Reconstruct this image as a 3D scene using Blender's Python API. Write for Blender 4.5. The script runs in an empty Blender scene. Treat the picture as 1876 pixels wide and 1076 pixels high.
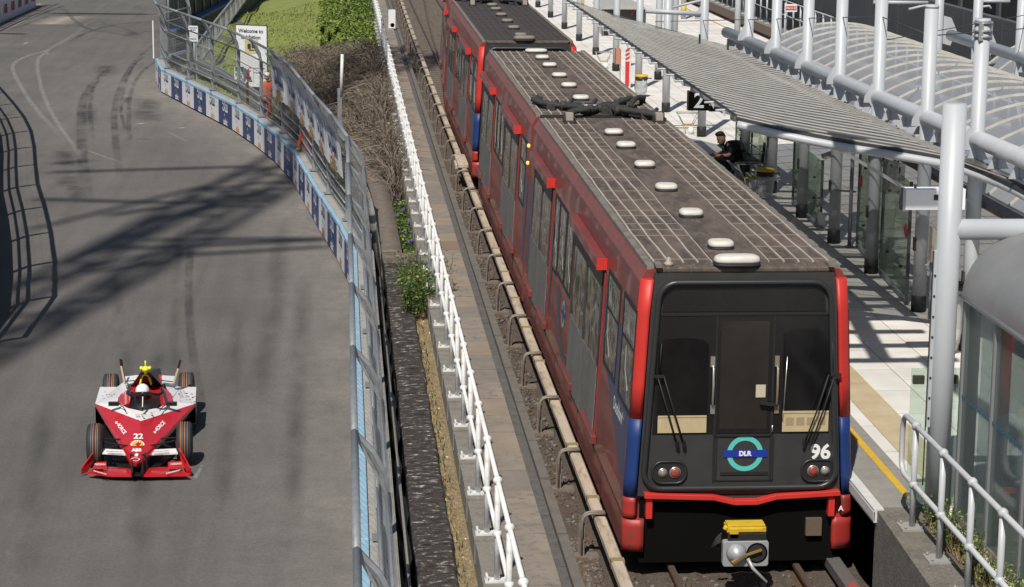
import bpy, math, random
from mathutils import Vector as V, Matrix as M
random.seed(11)
sc = bpy.context.scene
COL = sc.collection
PI = math.pi
# ---------------------------------------------------------------- camera model (used to measure, and for the real camera)
F, PITCH, YAW, ROLL = 4097.47, .198003515, -.0780485, .008858
CAM = V((-4.45104, -24.0543, 8.0263))
_f = V((-math.sin(YAW)*math.cos(PITCH), math.cos(YAW)*math.cos(PITCH), -math.sin(PITCH)))
_r0 = V((math.cos(YAW), math.sin(YAW), 0)); _u0 = _r0.cross(_f)
_r = math.cos(ROLL)*_r0 + math.sin(ROLL)*_u0
_u = -math.sin(ROLL)*_r0 + math.cos(ROLL)*_u0
def ray(px, py): return _f + _r*((px-938)/F) - _u*((py-538)/F)
def az(px, py, z): d = ray(px, py); return CAM + d*((z-CAM.z)/d.z)
def ay(px, py, y): d = ray(px, py); return CAM + d*((y-CAM.y)/d.y)
def ax(px, py, x): d = ray(px, py); return CAM + d*((x-CAM.x)/d.x)
def px_of(P):
    d=V(P)-CAM; z=d.dot(_f); return 938+F*d.dot(_r)/z, 538-F*d.dot(_u)/z
RZ, PZ = -1.6, 1.0      # road level, platform level (rail top = 0)
# ---------------------------------------------------------------- object helpers
W = {}
ORD = ['first','second','third','fourth','fifth','sixth','seventh','eighth','ninth','tenth','eleventh','twelfth','thirteenth','fourteenth','fifteenth','sixteenth','seventeenth','eighteenth','nineteenth','twentieth']
TENS = ['','','twenty','thirty']
def nth(i):
    if i < 20: return ORD[i]
    t, u = divmod(i+1, 10)
    return ('thirtieth' if t == 3 else 'twentieth') if u == 0 else TENS[t]+'-'+ORD[u-1]
def tag(o, label=None, cat=None, group=None, kind=None):
    if label: o['label'] = label
    if cat: o['category'] = cat
    if group: o['group'] = group
    if kind: o['kind'] = kind
    return o
def thing(name, label, cat, loc=(0,0,0), rotz=0, group=None):
    o = bpy.data.objects.new(name, None); COL.objects.link(o)
    o.empty_display_size = .1
    o.location = loc; o.rotation_euler = (0,0,rotz)
    W[o.name] = M.Translation(V(loc)) @ M.Rotation(rotz, 4, 'Z')
    return tag(o, label, cat, group)
def link(name, me, parent=None, mats=None):
    o = bpy.data.objects.new(name, me); COL.objects.link(o)
    if parent:
        o.parent = parent; W[o.name] = W[parent.name].copy()
    else: W[o.name] = M.Identity(4)
    return o
def kids(o): return list(o.children)
def copy_tree(o, parent=None, loc=None, rotz=None):
    c = o.copy(); COL.objects.link(c)
    if parent: c.parent = parent
    if loc is not None: c.location = loc
    if rotz is not None: c.rotation_euler = (0,0,rotz)
    for ch in kids(o): copy_tree(ch, c)
    return c
class MB:
    def __init__(s): s.v=[]; s.f=[]; s.m=[]; s.s=[]
    def add(s, vs, fs, m=0, sm=False):
        b = len(s.v); s.v += [V(p) for p in vs]
        for f in fs: s.f.append([b+i for i in f]); s.m.append(m); s.s.append(sm)
        return b
    def xf(s, mat, start=0):
        for i in range(start, len(s.v)): s.v[i] = mat @ s.v[i]
        return s
    def box(s, x0,x1,y0,y1,z0,z1, m=0):
        s.add([(x0,y0,z0),(x1,y0,z0),(x1,y1,z0),(x0,y1,z0),(x0,y0,z1),(x1,y0,z1),(x1,y1,z1),(x0,y1,z1)],
              [(3,2,1,0),(4,5,6,7),(0,1,5,4),(1,2,6,5),(2,3,7,6),(3,0,4,7)], m); return s
    def obox(s, c, size, mat=None, m=0):
        st=len(s.v); a,b,d=[q/2 for q in size]; s.box(-a,a,-b,b,-d,d,m)
        s.xf(M.Translation(V(c)) @ (mat.to_4x4() if mat else M.Identity(4)), st); return s
    def bar(s, p0, p1, w, h, up=(0,0,1), m=0):
        p0,p1=V(p0),V(p1); d=(p1-p0); L=d.length
        if L<1e-6: return s
        d=d/L; u=V(up); 
        if abs(d.dot(u))>.99: u=V((0,1,0)) if abs(d.y)<.9 else V((1,0,0))
        sd=d.cross(u).normalized(); u=sd.cross(d)
        q=[]
        for P in (p0,p1):
            for a,b in ((-1,-1),(1,-1),(1,1),(-1,1)): q.append(P+sd*(a*w/2)+u*(b*h/2))
        s.add(q,[(3,2,1,0),(4,5,6,7),(0,1,5,4),(1,2,6,5),(2,3,7,6),(3,0,4,7)],m); return s
    def cyl(s, p0, p1, r0, r1=None, n=12, m=0, cap=True, sm=True):
        return s.tube([p0,p1],[r0, r0 if r1 is None else r1],n,m,cap,sm)
    def tube(s, pts, r, n=8, m=0, cap=True, sm=True, closed=False):
        pts=[V(p) for p in pts]; k=len(pts)
        rs = r if isinstance(r,(list,tuple)) else [r]*k
        def tang(i):
            if closed: return (pts[(i+1)%k]-pts[i-1]).normalized()
            if i==0: return (pts[1]-pts[0]).normalized()
            if i==k-1: return (pts[-1]-pts[-2]).normalized()
            a=(pts[i]-pts[i-1]).normalized()+(pts[i+1]-pts[i]).normalized()
            return a.normalized() if a.length>1e-6 else (pts[i+1]-pts[i]).normalized()
        t=tang(0); a=V((0,0,1)) if abs(t.z)<.9 else V((1,0,0)); a=(a-t*a.dot(t)).normalized()
        vs=[]
        for i in range(k):
            t=tang(i); a=a-t*a.dot(t); a=a.normalized() if a.length>1e-6 else t.orthogonal().normalized(); b=t.cross(a)
            for j in range(n):
                an=2*PI*j/n; vs.append(pts[i]+(a*math.cos(an)+b*math.sin(an))*rs[i])
        fs=[]
        for i in range(k if closed else k-1):
            for j in range(n):
                i2=(i+1)%k; fs.append((i*n+j,i*n+(j+1)%n,i2*n+(j+1)%n,i2*n+j))
        b0=s.add(vs,fs,m,sm)
        if cap and not closed:
            s.add([],[]); 
            s.f.append([b0+j for j in range(n)][::-1]); s.m.append(m); s.s.append(False)
            s.f.append([b0+(k-1)*n+j for j in range(n)]); s.m.append(m); s.s.append(False)
        return s
    def prism(s, poly, fn, d0, d1, m=0, caps=True, sm=False):
        # poly: 2d points; fn(a,b,d) -> 3d point; extruded from d0 to d1
        n=len(poly); vs=[fn(a,b,d0) for a,b in poly]+[fn(a,b,d1) for a,b in poly]
        b0=s.add(vs,[(i,(i+1)%n,n+(i+1)%n,n+i) for i in range(n)],m,sm)
        if caps:
            s.f.append([b0+i for i in range(n)][::-1]); s.m.append(m); s.s.append(False)
            s.f.append([b0+n+i for i in range(n)]); s.m.append(m); s.s.append(False)
        return s
    def loft(s, rings, m=0, closed=True, cap=True, sm=True):
        n=len(rings[0]); vs=[p for r in rings for p in r]; fs=[]
        for i in range(len(rings)-1):
            for j in range(n if closed else n-1):
                fs.append((i*n+j,i*n+(j+1)%n,(i+1)*n+(j+1)%n,(i+1)*n+j))
        b0=s.add(vs,fs,m,sm)
        if cap and closed:
            s.f.append([b0+j for j in range(n)][::-1]); s.m.append(m); s.s.append(False)
            s.f.append([b0+(len(rings)-1)*n+j for j in range(n)]); s.m.append(m); s.s.append(False)
        return s
    def quad(s, *p, m=0): s.add(p,[tuple(range(len(p)))],m); return s
    def lathe(s, prof, c=(0,0,0), n=16, m=0, sm=True):
        c=V(c); rings=[[c+V((r*math.cos(2*PI*j/n), r*math.sin(2*PI*j/n), z)) for j in range(n)] for r,z in prof]
        return s.loft(rings,m,True,True,sm)
    def ell(s, c, rad, n=12, k=8, m=0):
        c=V(c); rings=[]
        for i in range(k+1):
            t=-PI/2+PI*i/k; rr=max(1e-3,math.cos(t))
            rings.append([c+V((rad[0]*rr*math.cos(2*PI*j/n), rad[1]*rr*math.sin(2*PI*j/n), rad[2]*math.sin(t))) for j in range(n)])
        return s.loft(rings,m)
    def text(s, txt, size, mat, m=0, bold=0, ext=0.0, align='CENTER', shear=0):
        cu=bpy.data.curves.new('t','FONT'); cu.body=txt; cu.size=size; cu.align_x=align; cu.align_y='CENTER'
        cu.offset=bold; cu.extrude=ext; cu.shear=shear; cu.resolution_u=3
        o=bpy.data.objects.new('t',cu); COL.objects.link(o)
        dg=bpy.context.evaluated_depsgraph_get(); dg.update()
        me=bpy.data.meshes.new_from_object(o.evaluated_get(dg))
        s.add([mat @ v.co for v in me.vertices],[tuple(p.vertices) for p in me.polygons],m)
        bpy.data.objects.remove(o); bpy.data.curves.remove(cu); bpy.data.meshes.remove(me); return s
    def mesh(s, name, mats):
        me=bpy.data.meshes.new(name); me.from_pydata([tuple(p) for p in s.v],[],s.f)
        for q in (mats if isinstance(mats,(list,tuple)) else [mats]): me.materials.append(q)
        me.polygons.foreach_set('material_index',s.m); me.polygons.foreach_set('use_smooth',s.s)
        me.update(); return me
    def build(s, name, mats, parent=None, label=None, cat=None, group=None, kind=None, loc=None, local=False, bevel=0):
        if parent is not None and not local:
            inv=W[parent.name].inverted(); s.v=[inv @ p for p in s.v]
        elif loc is not None and not local:
            s.v=[p-V(loc) for p in s.v]
        o=link(name, s.mesh(name,mats), parent)
        if parent is None and loc is not None:
            o.location=loc; W[o.name]=M.Translation(V(loc))
        if bevel:
            b=o.modifiers.new('bevel','BEVEL'); b.width=bevel; b.segments=2; b.limit_method='ANGLE'
        return tag(o,label,cat,group,kind)
def frame_mat(o, xdir, ydir):
    # matrix whose local x,y lie along xdir,ydir at origin o
    x=V(xdir).normalized(); y=V(ydir); y=(y-x*y.dot(x)).normalized(); z=x.cross(y)
    return M(((x.x,y.x,z.x,o[0]),(x.y,y.y,z.y,o[1]),(x.z,y.z,z.z,o[2]),(0,0,0,1)))
def arc2(cx,cy,r,a0,a1,n): return [(cx+r*math.cos(a0+(a1-a0)*i/n), cy+r*math.sin(a0+(a1-a0)*i/n)) for i in range(n+1)]
def rrect(x0,x1,y0,y1,r,n=5):
    return arc2(x1-r,y1-r,r,0,PI/2,n)+arc2(x0+r,y1-r,r,PI/2,PI,n)+arc2(x0+r,y0+r,r,PI,1.5*PI,n)+arc2(x1-r,y0+r,r,1.5*PI,2*PI,n)
def XZ(y): return lambda a,b,d: V((a,y+d,b))
def lerp(a,b,t): return a+(b-a)*t
def catmull(P, k=6):
    P=[V(p) for p in P]; out=[]
    for i in range(len(P)-1):
        p0=P[max(i-1,0)];p1=P[i];p2=P[i+1];p3=P[min(i+2,len(P)-1)]
        for j in range(k):
            t=j/k; out.append(.5*((2*p1)+(p2-p0)*t+(2*p0-5*p1+4*p2-p3)*t*t+(3*p1-p0-3*p2+p3)*t**3))
    out.append(P[-1]); return out
def resample(P, step, start=0.0):
    L=[0]
    for a,b in zip(P,P[1:]): L.append(L[-1]+(b-a).length)
    out=[]; s=start; i=0
    while s<=L[-1]:
        while i<len(P)-2 and L[i+1]<s: i+=1
        t=(s-L[i])/max(1e-6,(L[i+1]-L[i])); out.append(P[i].lerp(P[i+1],t)); s+=step
    return out
# ---------------------------------------------------------------- materials
MATS={}
def mat(name, col, rough=.6, metal=0.0, col2=None, nscale=4, nlo=.35, nhi=.7, col3=None, n3=25, bump=0, bscale=40, alpha=None, emit=None, spec=None, stretch=None, coat=0, trans=0, ior=None):
    if name in MATS: return MATS[name]
    m=bpy.data.materials.new(name); m.use_nodes=True; nt=m.node_tree; b=nt.nodes['Principled BSDF']
    b.inputs['Base Color'].default_value=(*col,1); b.inputs['Roughness'].default_value=rough; b.inputs['Metallic'].default_value=metal
    if spec is not None: b.inputs['Specular IOR Level'].default_value=spec
    if coat: b.inputs['Coat Weight'].default_value=coat
    if trans: b.inputs['Transmission Weight'].default_value=trans
    if ior: b.inputs['IOR'].default_value=ior
    if emit: b.inputs['Emission Color'].default_value=(*emit[0],1); b.inputs['Emission Strength'].default_value=emit[1]
    tc=nt.nodes.new('ShaderNodeTexCoord'); src=tc.outputs['Object']
    if stretch:
        mp=nt.nodes.new('ShaderNodeMapping'); mp.inputs['Scale'].default_value=stretch; nt.links.new(src,mp.inputs['Vector']); src=mp.outputs['Vector']
    def noise(scale,det=5):
        n=nt.nodes.new('ShaderNodeTexNoise'); n.inputs['Scale'].default_value=scale; n.inputs['Detail'].default_value=det; n.inputs['Roughness'].default_value=.62
        nt.links.new(src,n.inputs['Vector']); return n.outputs['Fac']
    cur=None
    if col2:
        r=nt.nodes.new('ShaderNodeValToRGB'); r.color_ramp.elements[0].position=nlo; r.color_ramp.elements[1].position=nhi
        r.color_ramp.elements[0].color=(*col,1); r.color_ramp.elements[1].color=(*col2,1); nt.links.new(noise(nscale),r.inputs['Fac']); cur=r.outputs['Color']
        if col3:
            mx=nt.nodes.new('ShaderNodeMix'); mx.data_type='RGBA'; rr=nt.nodes.new('ShaderNodeValToRGB')
            rr.color_ramp.elements[0].position=.52; rr.color_ramp.elements[1].position=.68; nt.links.new(noise(n3),rr.inputs['Fac'])
            nt.links.new(rr.outputs['Color'],mx.inputs[0]); nt.links.new(cur,mx.inputs[6]); mx.inputs[7].default_value=(*col3,1); cur=mx.outputs[2]
        nt.links.new(cur,b.inputs['Base Color'])
    if bump:
        bp=nt.nodes.new('ShaderNodeBump'); bp.inputs['Strength'].default_value=bump; bp.inputs['Distance'].default_value=.02
        nt.links.new(noise(bscale,6),bp.inputs['Height']); nt.links.new(bp.outputs['Normal'],b.inputs['Normal'])
    if alpha is not None: b.inputs['Alpha'].default_value=alpha
    MATS[name]=m; return m
def glass(name, col, rough=.02, see=.6, tint=(.8,.9,.85)):
    # thin pane: tinted see-through mixed with a reflection that grows towards grazing angles
    if name in MATS: return MATS[name]
    m=bpy.data.materials.new(name); m.use_nodes=True; nt=m.node_tree
    for n in list(nt.nodes): nt.nodes.remove(n)
    out=nt.nodes.new('ShaderNodeOutputMaterial'); t=nt.nodes.new('ShaderNodeBsdfTransparent'); t.inputs['Color'].default_value=(*tint,1)
    d=nt.nodes.new('ShaderNodeBsdfDiffuse'); d.inputs['Color'].default_value=(*col,1); g=nt.nodes.new('ShaderNodeBsdfGlossy'); g.inputs['Roughness'].default_value=rough
    fr=nt.nodes.new('ShaderNodeFresnel'); fr.inputs['IOR'].default_value=1.45
    m1=nt.nodes.new('ShaderNodeMixShader'); m1.inputs[0].default_value=see; nt.links.new(d.outputs[0],m1.inputs[1]); nt.links.new(t.outputs[0],m1.inputs[2])
    m2=nt.nodes.new('ShaderNodeMixShader'); mu=nt.nodes.new('ShaderNodeMath'); mu.operation='MULTIPLY'; mu.inputs[1].default_value=.25; nt.links.new(fr.outputs[0],mu.inputs[0]); nt.links.new(mu.outputs[0],m2.inputs[0]); nt.links.new(m1.outputs[0],m2.inputs[1]); nt.links.new(g.outputs[0],m2.inputs[2])
    nt.links.new(m2.outputs[0],out.inputs[0]); MATS[name]=m; return m
white=mat('white_paint',(.74,.75,.75),.5,col2=(.60,.60,.58),nscale=4,col3=(.50,.47,.42),n3=18)
steelpaint=mat('pale_grey_paint',(.47,.49,.515),.42,col2=(.40,.418,.44),nscale=1.2,stretch=(1,1,.3))
galv=mat('galvanised_steel',(.42,.44,.45),.42,.55,col2=(.30,.31,.32),nscale=6)
darkmetal=mat('dark_metal',(.03,.03,.032),.5,col2=(.06,.055,.05),nscale=8)
black=mat('black_rubber',(.012,.012,.013),.65)
concrete=mat('concrete',(.33,.31,.28),.9,col2=(.22,.205,.185),nscale=3,col3=(.40,.38,.34),bump=.3,bscale=60)
# ================================================================ ROAD AND LEFT SIDE
CURVE_PX = [(282,153),(299,173),(326,187),(371,211),(411,231),(459,263),(510,305),(530,325),(549,360),(578,411),(593,443),(611,468),(631,500),(645,525)]
base = [az(x,y,RZ) for x,y in CURVE_PX] + [V((-4.2,18,RZ)),V((-4.2,8,RZ)),V((-4.22,0,RZ)),V((-4.25,-14,RZ))]
base = [V((-10.2,73.5,RZ)),V((-11.2,71.5,RZ))] + base
SM = catmull(base[::-1], 6)          # runs from near to far
def dist_curve(p, C): return min((q.xy-p.xy).length for q in C)
def attr_mat(name):
    m=bpy.data.materials.new(name); m.use_nodes=True; nt=m.node_tree; b=nt.nodes['Principled BSDF']; N=nt.nodes.new; K=nt.links.new
    b.inputs['Roughness'].default_value=.86; b.inputs['Specular IOR Level'].default_value=.3
    tc=N('ShaderNodeTexCoord'); at=N('ShaderNodeAttribute'); at.attribute_name='dust'
    def noi(s,d=5,st=None):
        n=N('ShaderNodeTexNoise'); n.inputs['Scale'].default_value=s; n.inputs['Detail'].default_value=d; n.inputs['Roughness'].default_value=.6
        if st:
            mp=N('ShaderNodeMapping'); mp.inputs['Scale'].default_value=st; mp.inputs['Rotation'].default_value=(0,0,math.radians(14)); K(tc.outputs['Object'],mp.inputs['Vector']); K(mp.outputs[0],n.inputs['Vector'])
        else: K(tc.outputs['Object'],n.inputs['Vector'])
        return n.outputs['Fac']
    def ramp(f,a,ca,c,cc):
        r=N('ShaderNodeValToRGB'); r.color_ramp.elements[0].position=a; r.color_ramp.elements[1].position=c
        r.color_ramp.elements[0].color=(*ca,1); r.color_ramp.elements[1].color=(*cc,1); K(f,r.inputs['Fac']); return r.outputs['Color']
    def mix(f,a,c,mode='MIX',fv=None):
        x=N('ShaderNodeMix'); x.data_type='RGBA'; x.blend_type=mode
        if f is not None: K(f,x.inputs[0])
        else: x.inputs[0].default_value=fv
        K(a,x.inputs[6]); K(c,x.inputs[7]); return x.outputs[2]
    basec=ramp(noi(.35,3),.3,(.102,.098,.093),.7,(.134,.127,.118))
    streak=ramp(noi(1.1,4,(2.2,.12,1)),.32,(.78,.78,.78),.68,(1.1,1.1,1.1))
    c=mix(None,basec,streak,'MULTIPLY',.7)
    grain=ramp(noi(26,6),.32,(.80,.80,.80),.68,(1.20,1.20,1.20))
    dustc=ramp(noi(2.5,6),.3,(.185,.167,.148),.7,(.25,.23,.205))
    mul=N('ShaderNodeMath'); mul.operation='MULTIPLY'; K(at.outputs['Fac'],mul.inputs[0]); 
    rr=ramp(noi(1.3,6,(1.5,.35,1)),.25,(.35,.35,.35),.75,(1,1,1)); K(rr,mul.inputs[1])
    c=mix(mul.outputs[0],c,dustc); c=mix(None,c,grain,'MULTIPLY',.8)
    K(c,b.inputs['Base Color'])
    bp=N('ShaderNodeBump'); bp.inputs['Strength'].default_value=.35; bp.inputs['Distance'].default_value=.01; K(noi(70,3),bp.inputs['Height']); K(bp.outputs[0],b.inputs['Normal'])
    return m
# ground to the horizon
earth=mat('earth',(.12,.105,.08),.95,col2=(.2,.18,.14),nscale=.4,col3=(.10,.11,.05))
g=MB(); g.quad((-900,-300,-2.2),(900,-300,-2.2),(900,1800,-2.2),(-900,1800,-2.2)); g.build('ground',earth,kind='structure')
# asphalt road with dusty margins
rm=MB(); xs=[-70+2.0*i for i in range(24)]+[-22+.5*i for i in range(37)]; ys=[-30+1.0*i for i in range(190)]
for y in ys:
    for x in xs: rm.v.append(V((x,y,RZ)))
nx=len(xs)
for j in range(len(ys)-1):
    for i in range(nx-1): rm.f.append([j*nx+i,j*nx+i+1,(j+1)*nx+i+1,(j+1)*nx+i]); rm.m.append(0); rm.s.append(False)
road=rm.build('road',attr_mat('asphalt'),kind='structure')
at=road.data.attributes.new('dust','FLOAT','POINT'); vals=[]
for p in rm.v:
    d=dist_curve(p,SM) if p.y<80 else 9
    w=max(0,1-d/2.6)**1.3*.9
    mid=math.exp(-((p.x+13.2)/3.2)**2-((p.y-62)/17)**2)*.42
    vals.append(min(1,w+mid+.08))
at.data.foreach_set('value',vals)
# worn paint lines, patches, tyre marks: thin sheets on the asphalt
def strip(pts,w,z,mb,m=0):
    pts=[V(p) for p in pts]
    L=[];R=[]
    for i,p in enumerate(pts):
        d=(pts[min(i+1,len(pts)-1)]-pts[max(i-1,0)]); d.z=0; d.normalize(); nrm=V((-d.y,d.x,0))
        ww=w[i] if isinstance(w,list) else w
        L.append(V((p.x,p.y,z))+nrm*ww/2); R.append(V((p.x,p.y,z))-nrm*ww/2)
    n=len(pts); mb.add(L+R,[(i,n+i,n+i+1,i+1) for i in range(n-1)],m)
def alpha_noise(name,col,amax,scale,lo,hi,st=(1,1,1),rough=.85):
    m=mat(name,col,rough); nt=m.node_tree; b=nt.nodes['Principled BSDF']; tc=nt.nodes.new('ShaderNodeTexCoord'); mp=nt.nodes.new('ShaderNodeMapping'); mp.inputs['Scale'].default_value=st
    n=nt.nodes.new('ShaderNodeTexNoise'); n.inputs['Scale'].default_value=scale; n.inputs['Detail'].default_value=6; r=nt.nodes.new('ShaderNodeMapRange')
    r.inputs[1].default_value=lo; r.inputs[2].default_value=hi; r.inputs[4].default_value=amax
    nt.links.new(tc.outputs['Object'],mp.inputs[0]); nt.links.new(mp.outputs[0],n.inputs['Vector']); nt.links.new(n.outputs['Fac'],r.inputs[0])
    at=nt.nodes.new('ShaderNodeAttribute'); at.attribute_name='fade'; mu=nt.nodes.new('ShaderNodeMath'); mu.operation='MULTIPLY'
    nt.links.new(r.outputs[0],mu.inputs[0]); nt.links.new(at.outputs['Fac'],mu.inputs[1]); nt.links.new(mu.outputs[0],b.inputs['Alpha']); return m
rub=alpha_noise('rubber_mark',(.03,.03,.031),.50,2.2,.3,.8,(1,.35,1)); oldpaint=alpha_noise('worn_paint',(.42,.42,.40),.55,5,.28,.72); patchm=alpha_noise('asphalt_patch',(.05,.05,.051),.55,1.4,.25,.7)
pink=alpha_noise('pale_repair',(.40,.34,.29),.85,3,.1,.5)
def soft_strip(pts,w,z,mb,soft=.45):
    pts=[V((p[0],p[1],0)) for p in pts]; n=len(pts); rows=[]; fd=[]
    for i,p in enumerate(pts):
        d=(pts[min(i+1,n-1)]-pts[max(i-1,0)]).normalized(); nr=V((-d.y,d.x,0)); e=min(1,i/max(1,n*.18),(n-1-i)/max(1,n*.18))
        for t,a in ((-.5,0),(-.5+soft/2,1),(.5-soft/2,1),(.5,0)):
            rows.append(V((p.x,p.y,z))+nr*(t*w)); fd.append(a*e)
    b=len(mb.v); mb.v+=rows; mb.fd=getattr(mb,'fd',[])+fd
    for i in range(n-1):
        for k in range(3): q=b+i*4+k; mb.f.append([q,q+4,q+5,q+1]); mb.m.append(0); mb.s.append(False)
def build_faded(mb,name,m):
    o=mb.build(name,m,kind='structure'); a=o.data.attributes.new('fade','FLOAT','POINT'); a.data.foreach_set('value',mb.fd); return o
def pxs(L,k=5): return catmull([az(x,y,RZ) for x,y in L],k)
mb=MB()
soft_strip(pxs([(160,42),(148,55),(95,88),(45,105),(25,118),(26,135),(48,175),(70,205),(95,232),(128,268)]),.22,RZ+.004,mb)
soft_strip(pxs([(150,55),(120,72),(85,95),(70,110),(70,135),(82,180),(105,225),(140,275),(155,300)]),.20,RZ+.004,mb)
soft_strip(pxs([(150,272),(190,287),(224,298)]),.10,RZ+.004,mb); soft_strip(pxs([(306,241),(345,261)]),.08,RZ+.004,mb)
soft_strip(pxs([(355,880),(372,850)]),.08,RZ+.004,mb)
soft_strip(pxs([(0,62),(60,30),(105,8)]),.16,RZ+.004,mb)
build_faded(mb,'worn_road_markings',oldpaint)
mb=MB(); soft_strip([az(66,37,RZ),az(110,37.5,RZ),az(160,38,RZ)],6.0,RZ+.004,mb,.1)
for (x,y,w,h) in ((258,227,24,3),(334,235,22,2.5),(47,80,12,5),(87,99,9,3),(385,231,10,2),(71,8,16,3)):
    soft_strip([az(x-w/2,y,RZ),az(x,y,RZ),az(x+w/2,y,RZ)],abs((az(x,y-h/2,RZ)-az(x,y+h/2,RZ)).y),RZ+.008,mb,.4)
build_faded(mb,'road_repair_patches',pink)
mb=MB()
for L,w in (([(300,70),(255,105),(225,150),(210,200),(212,262),(220,330)],.30),([(285,95),(250,115),(228,160),(222,205),(236,255)],.16),([(300,105),(262,130),(240,170),(236,230),(240,262)],.2),
            ([(215,115),(175,150),(152,185),(149,230),(152,300),(165,380)],.42),([(195,125),(172,160),(165,205),(172,262)],.2),([(280,40),(215,45),(160,60),(120,80)],.3),([(260,70),(200,60),(150,48),(110,10)],.35),
            ([(0,42),(40,34),(90,20),(120,9)],.35),([(0,50),(50,36),(105,15)],.3),([(0,58),(45,46),(110,22)],.2),([(250,62),(225,52),(180,40)],.2),
            ([(352,440),(345,520),(352,640),(372,760)],.22)):
    soft_strip(pxs(L),w,RZ+.012,mb)
build_faded(mb,'tyre_marks',rub)
mb=MB()
for L,w in (([(330,400),(325,500),(318,600),(322,700)],.3),([(205,480),(225,640),(250,800)],.35),([(520,400),(500,560),(470,740)],.6),([(440,560),(420,760),(405,960)],.4),([(560,500),(545,700),(530,980)],.5),([(300,600),(270,800),(250,1060)],.5),([(90,720),(60,900),(40,1060)],.5)):
    soft_strip(pxs(L),w,RZ+.014,mb,.9)
build_faded(mb,'faint_tyre_marks',alpha_noise('faint_rubber',(.04,.04,.04),.34,1.6,.3,.8,(1,.3,1)))
mb=MB()
def patch(x0,x1,yt,yb):
    a=az((x0+x1)/2,yt,RZ); b=az((x0+x1)/2,yb,RZ); wid=(az(x1,(yt+yb)/2,RZ)-az(x0,(yt+yb)/2,RZ)).length
    soft_strip([a.lerp(b,t/6) for t in range(7)],wid,RZ+.016,mb,.85)
for q in ((168,218,119,138),(95,142,275,306),(98,150,322,345),(225,243,178,190),(240,300,180,225),(140,180,190,230),(118,160,340,368),(225,262,58,66)): patch(*q)
for x0,y0,x1,y1 in ((80,25,290,27),(2,62,50,64),(0,212,26,210),(247,255,275,256),(121,347,154,348),(256,59,282,59)):  # thin dark lines across the road
    a,b=az(x0,y0,RZ),az(x1,y1,RZ); soft_strip([a.lerp(b,t/6) for t in range(7)],.34 if y0<100 else .22,RZ+.020,mb,.5)
build_faded(mb,'road_stains',patchm)
mb=MB(); a,b=az(78,25,RZ),az(292,27,RZ); soft_strip([a.lerp(b,t/6) for t in range(7)],.8,RZ+.024,mb,.4); a,b=az(-6,62,RZ),az(52,63,RZ); soft_strip([a.lerp(b,t/6) for t in range(7)],.45,RZ+.024,mb,.4); build_faded(mb,'tar_joint',alpha_noise('tar',(.02,.02,.02),.85,2,.0,.3))  # two wider dark lines across the far road

# ---------------- trackside barrier blocks and debris fence
navy=mat('navy_vinyl',(.022,.040,.135),.45,col2=(.03,.05,.15),nscale=2); wvin=mat('white_vinyl',(.72,.73,.75),.45,col2=(.62,.63,.65),nscale=2)
skyb=mat('sky_blue_paint',(.30,.48,.62),.55,col2=(.24,.40,.53),nscale=3); orangev=mat('orange_print',(.72,.33,.16),.5); gold=mat('gold_print',(.45,.25,.07),.5); navyp=mat('navy_print',(.02,.035,.16),.5); whitep=mat('white_print',(.8,.8,.82),.5)
def logo_arabic(mb, fm, w, m=0, tk=1.0):
    # the Arabic wordmark as broad strokes: tooth and sweep, alef, three teeth on a base, dot below (unit box 1 wide)
    S=w
    def st(pts,t):
        P=[(V((a*S,b*S,0))) for a,b in pts]
        for i in range(len(P)-1):
            d=(P[i+1]-P[i]).normalized(); n=V((-d.y,d.x,0))*t*S*tk/2; e=d*t*S*.3
            mb.add([fm@(P[i]-e-n),fm@(P[i+1]+e-n),fm@(P[i+1]+e+n),fm@(P[i]-e+n)],[(0,1,2,3)],m)
    st([(-.26,.34),(-.44,.08),(-.22,.06)],.085); st([(-.22,.06),(-.20,-.12)],.085); st([(-.48,-.12),(-.38,-.2),(-.2,-.2),(-.12,-.12)],.11)
    st([(-.07,.36),(-.07,-.16)],.085)
    st([(.05,-.2),(.5,-.2)],.13); 
    for x in (.08,.22,.36,.49): st([(x,-.18),(x,.1)],.085)
    st([(-.12,-.36),(-.10,-.42)],.09)
def sabic(mb, fm, w, m_top, m_word):
    logo_arabic(mb, fm @ M.Translation((0,w*.22,0)), w*.9, m_top, .62)
    mb.text('sabic', w*.36, fm @ M.Translation((.06*w,-w*.40,.0)), m_word, bold=.008)
BL=4.1; H=.95
# plan: sample the curve at block joints
SMr=resample(SM,BL,0.9)
ang_prev=None
wiremb=MB(); 
wm=mat('fence_wire',(.36,.37,.38),.4,.6)
def wire_mesh(L, z0, z1, p=.09, t=.0034):
    q=MB(); n=int(L/p)
    for i in range(n+1): x=i*L/n; q.bar((x,0,z0),(x,0,z1),t,t,(1,0,0))
    k=int((z1-z0)/p)
    for i in range(k+1): z=z0+(z1-z0)*i/k; q.bar((0,0,z),(L,0,z),t,t)
    return q
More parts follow.
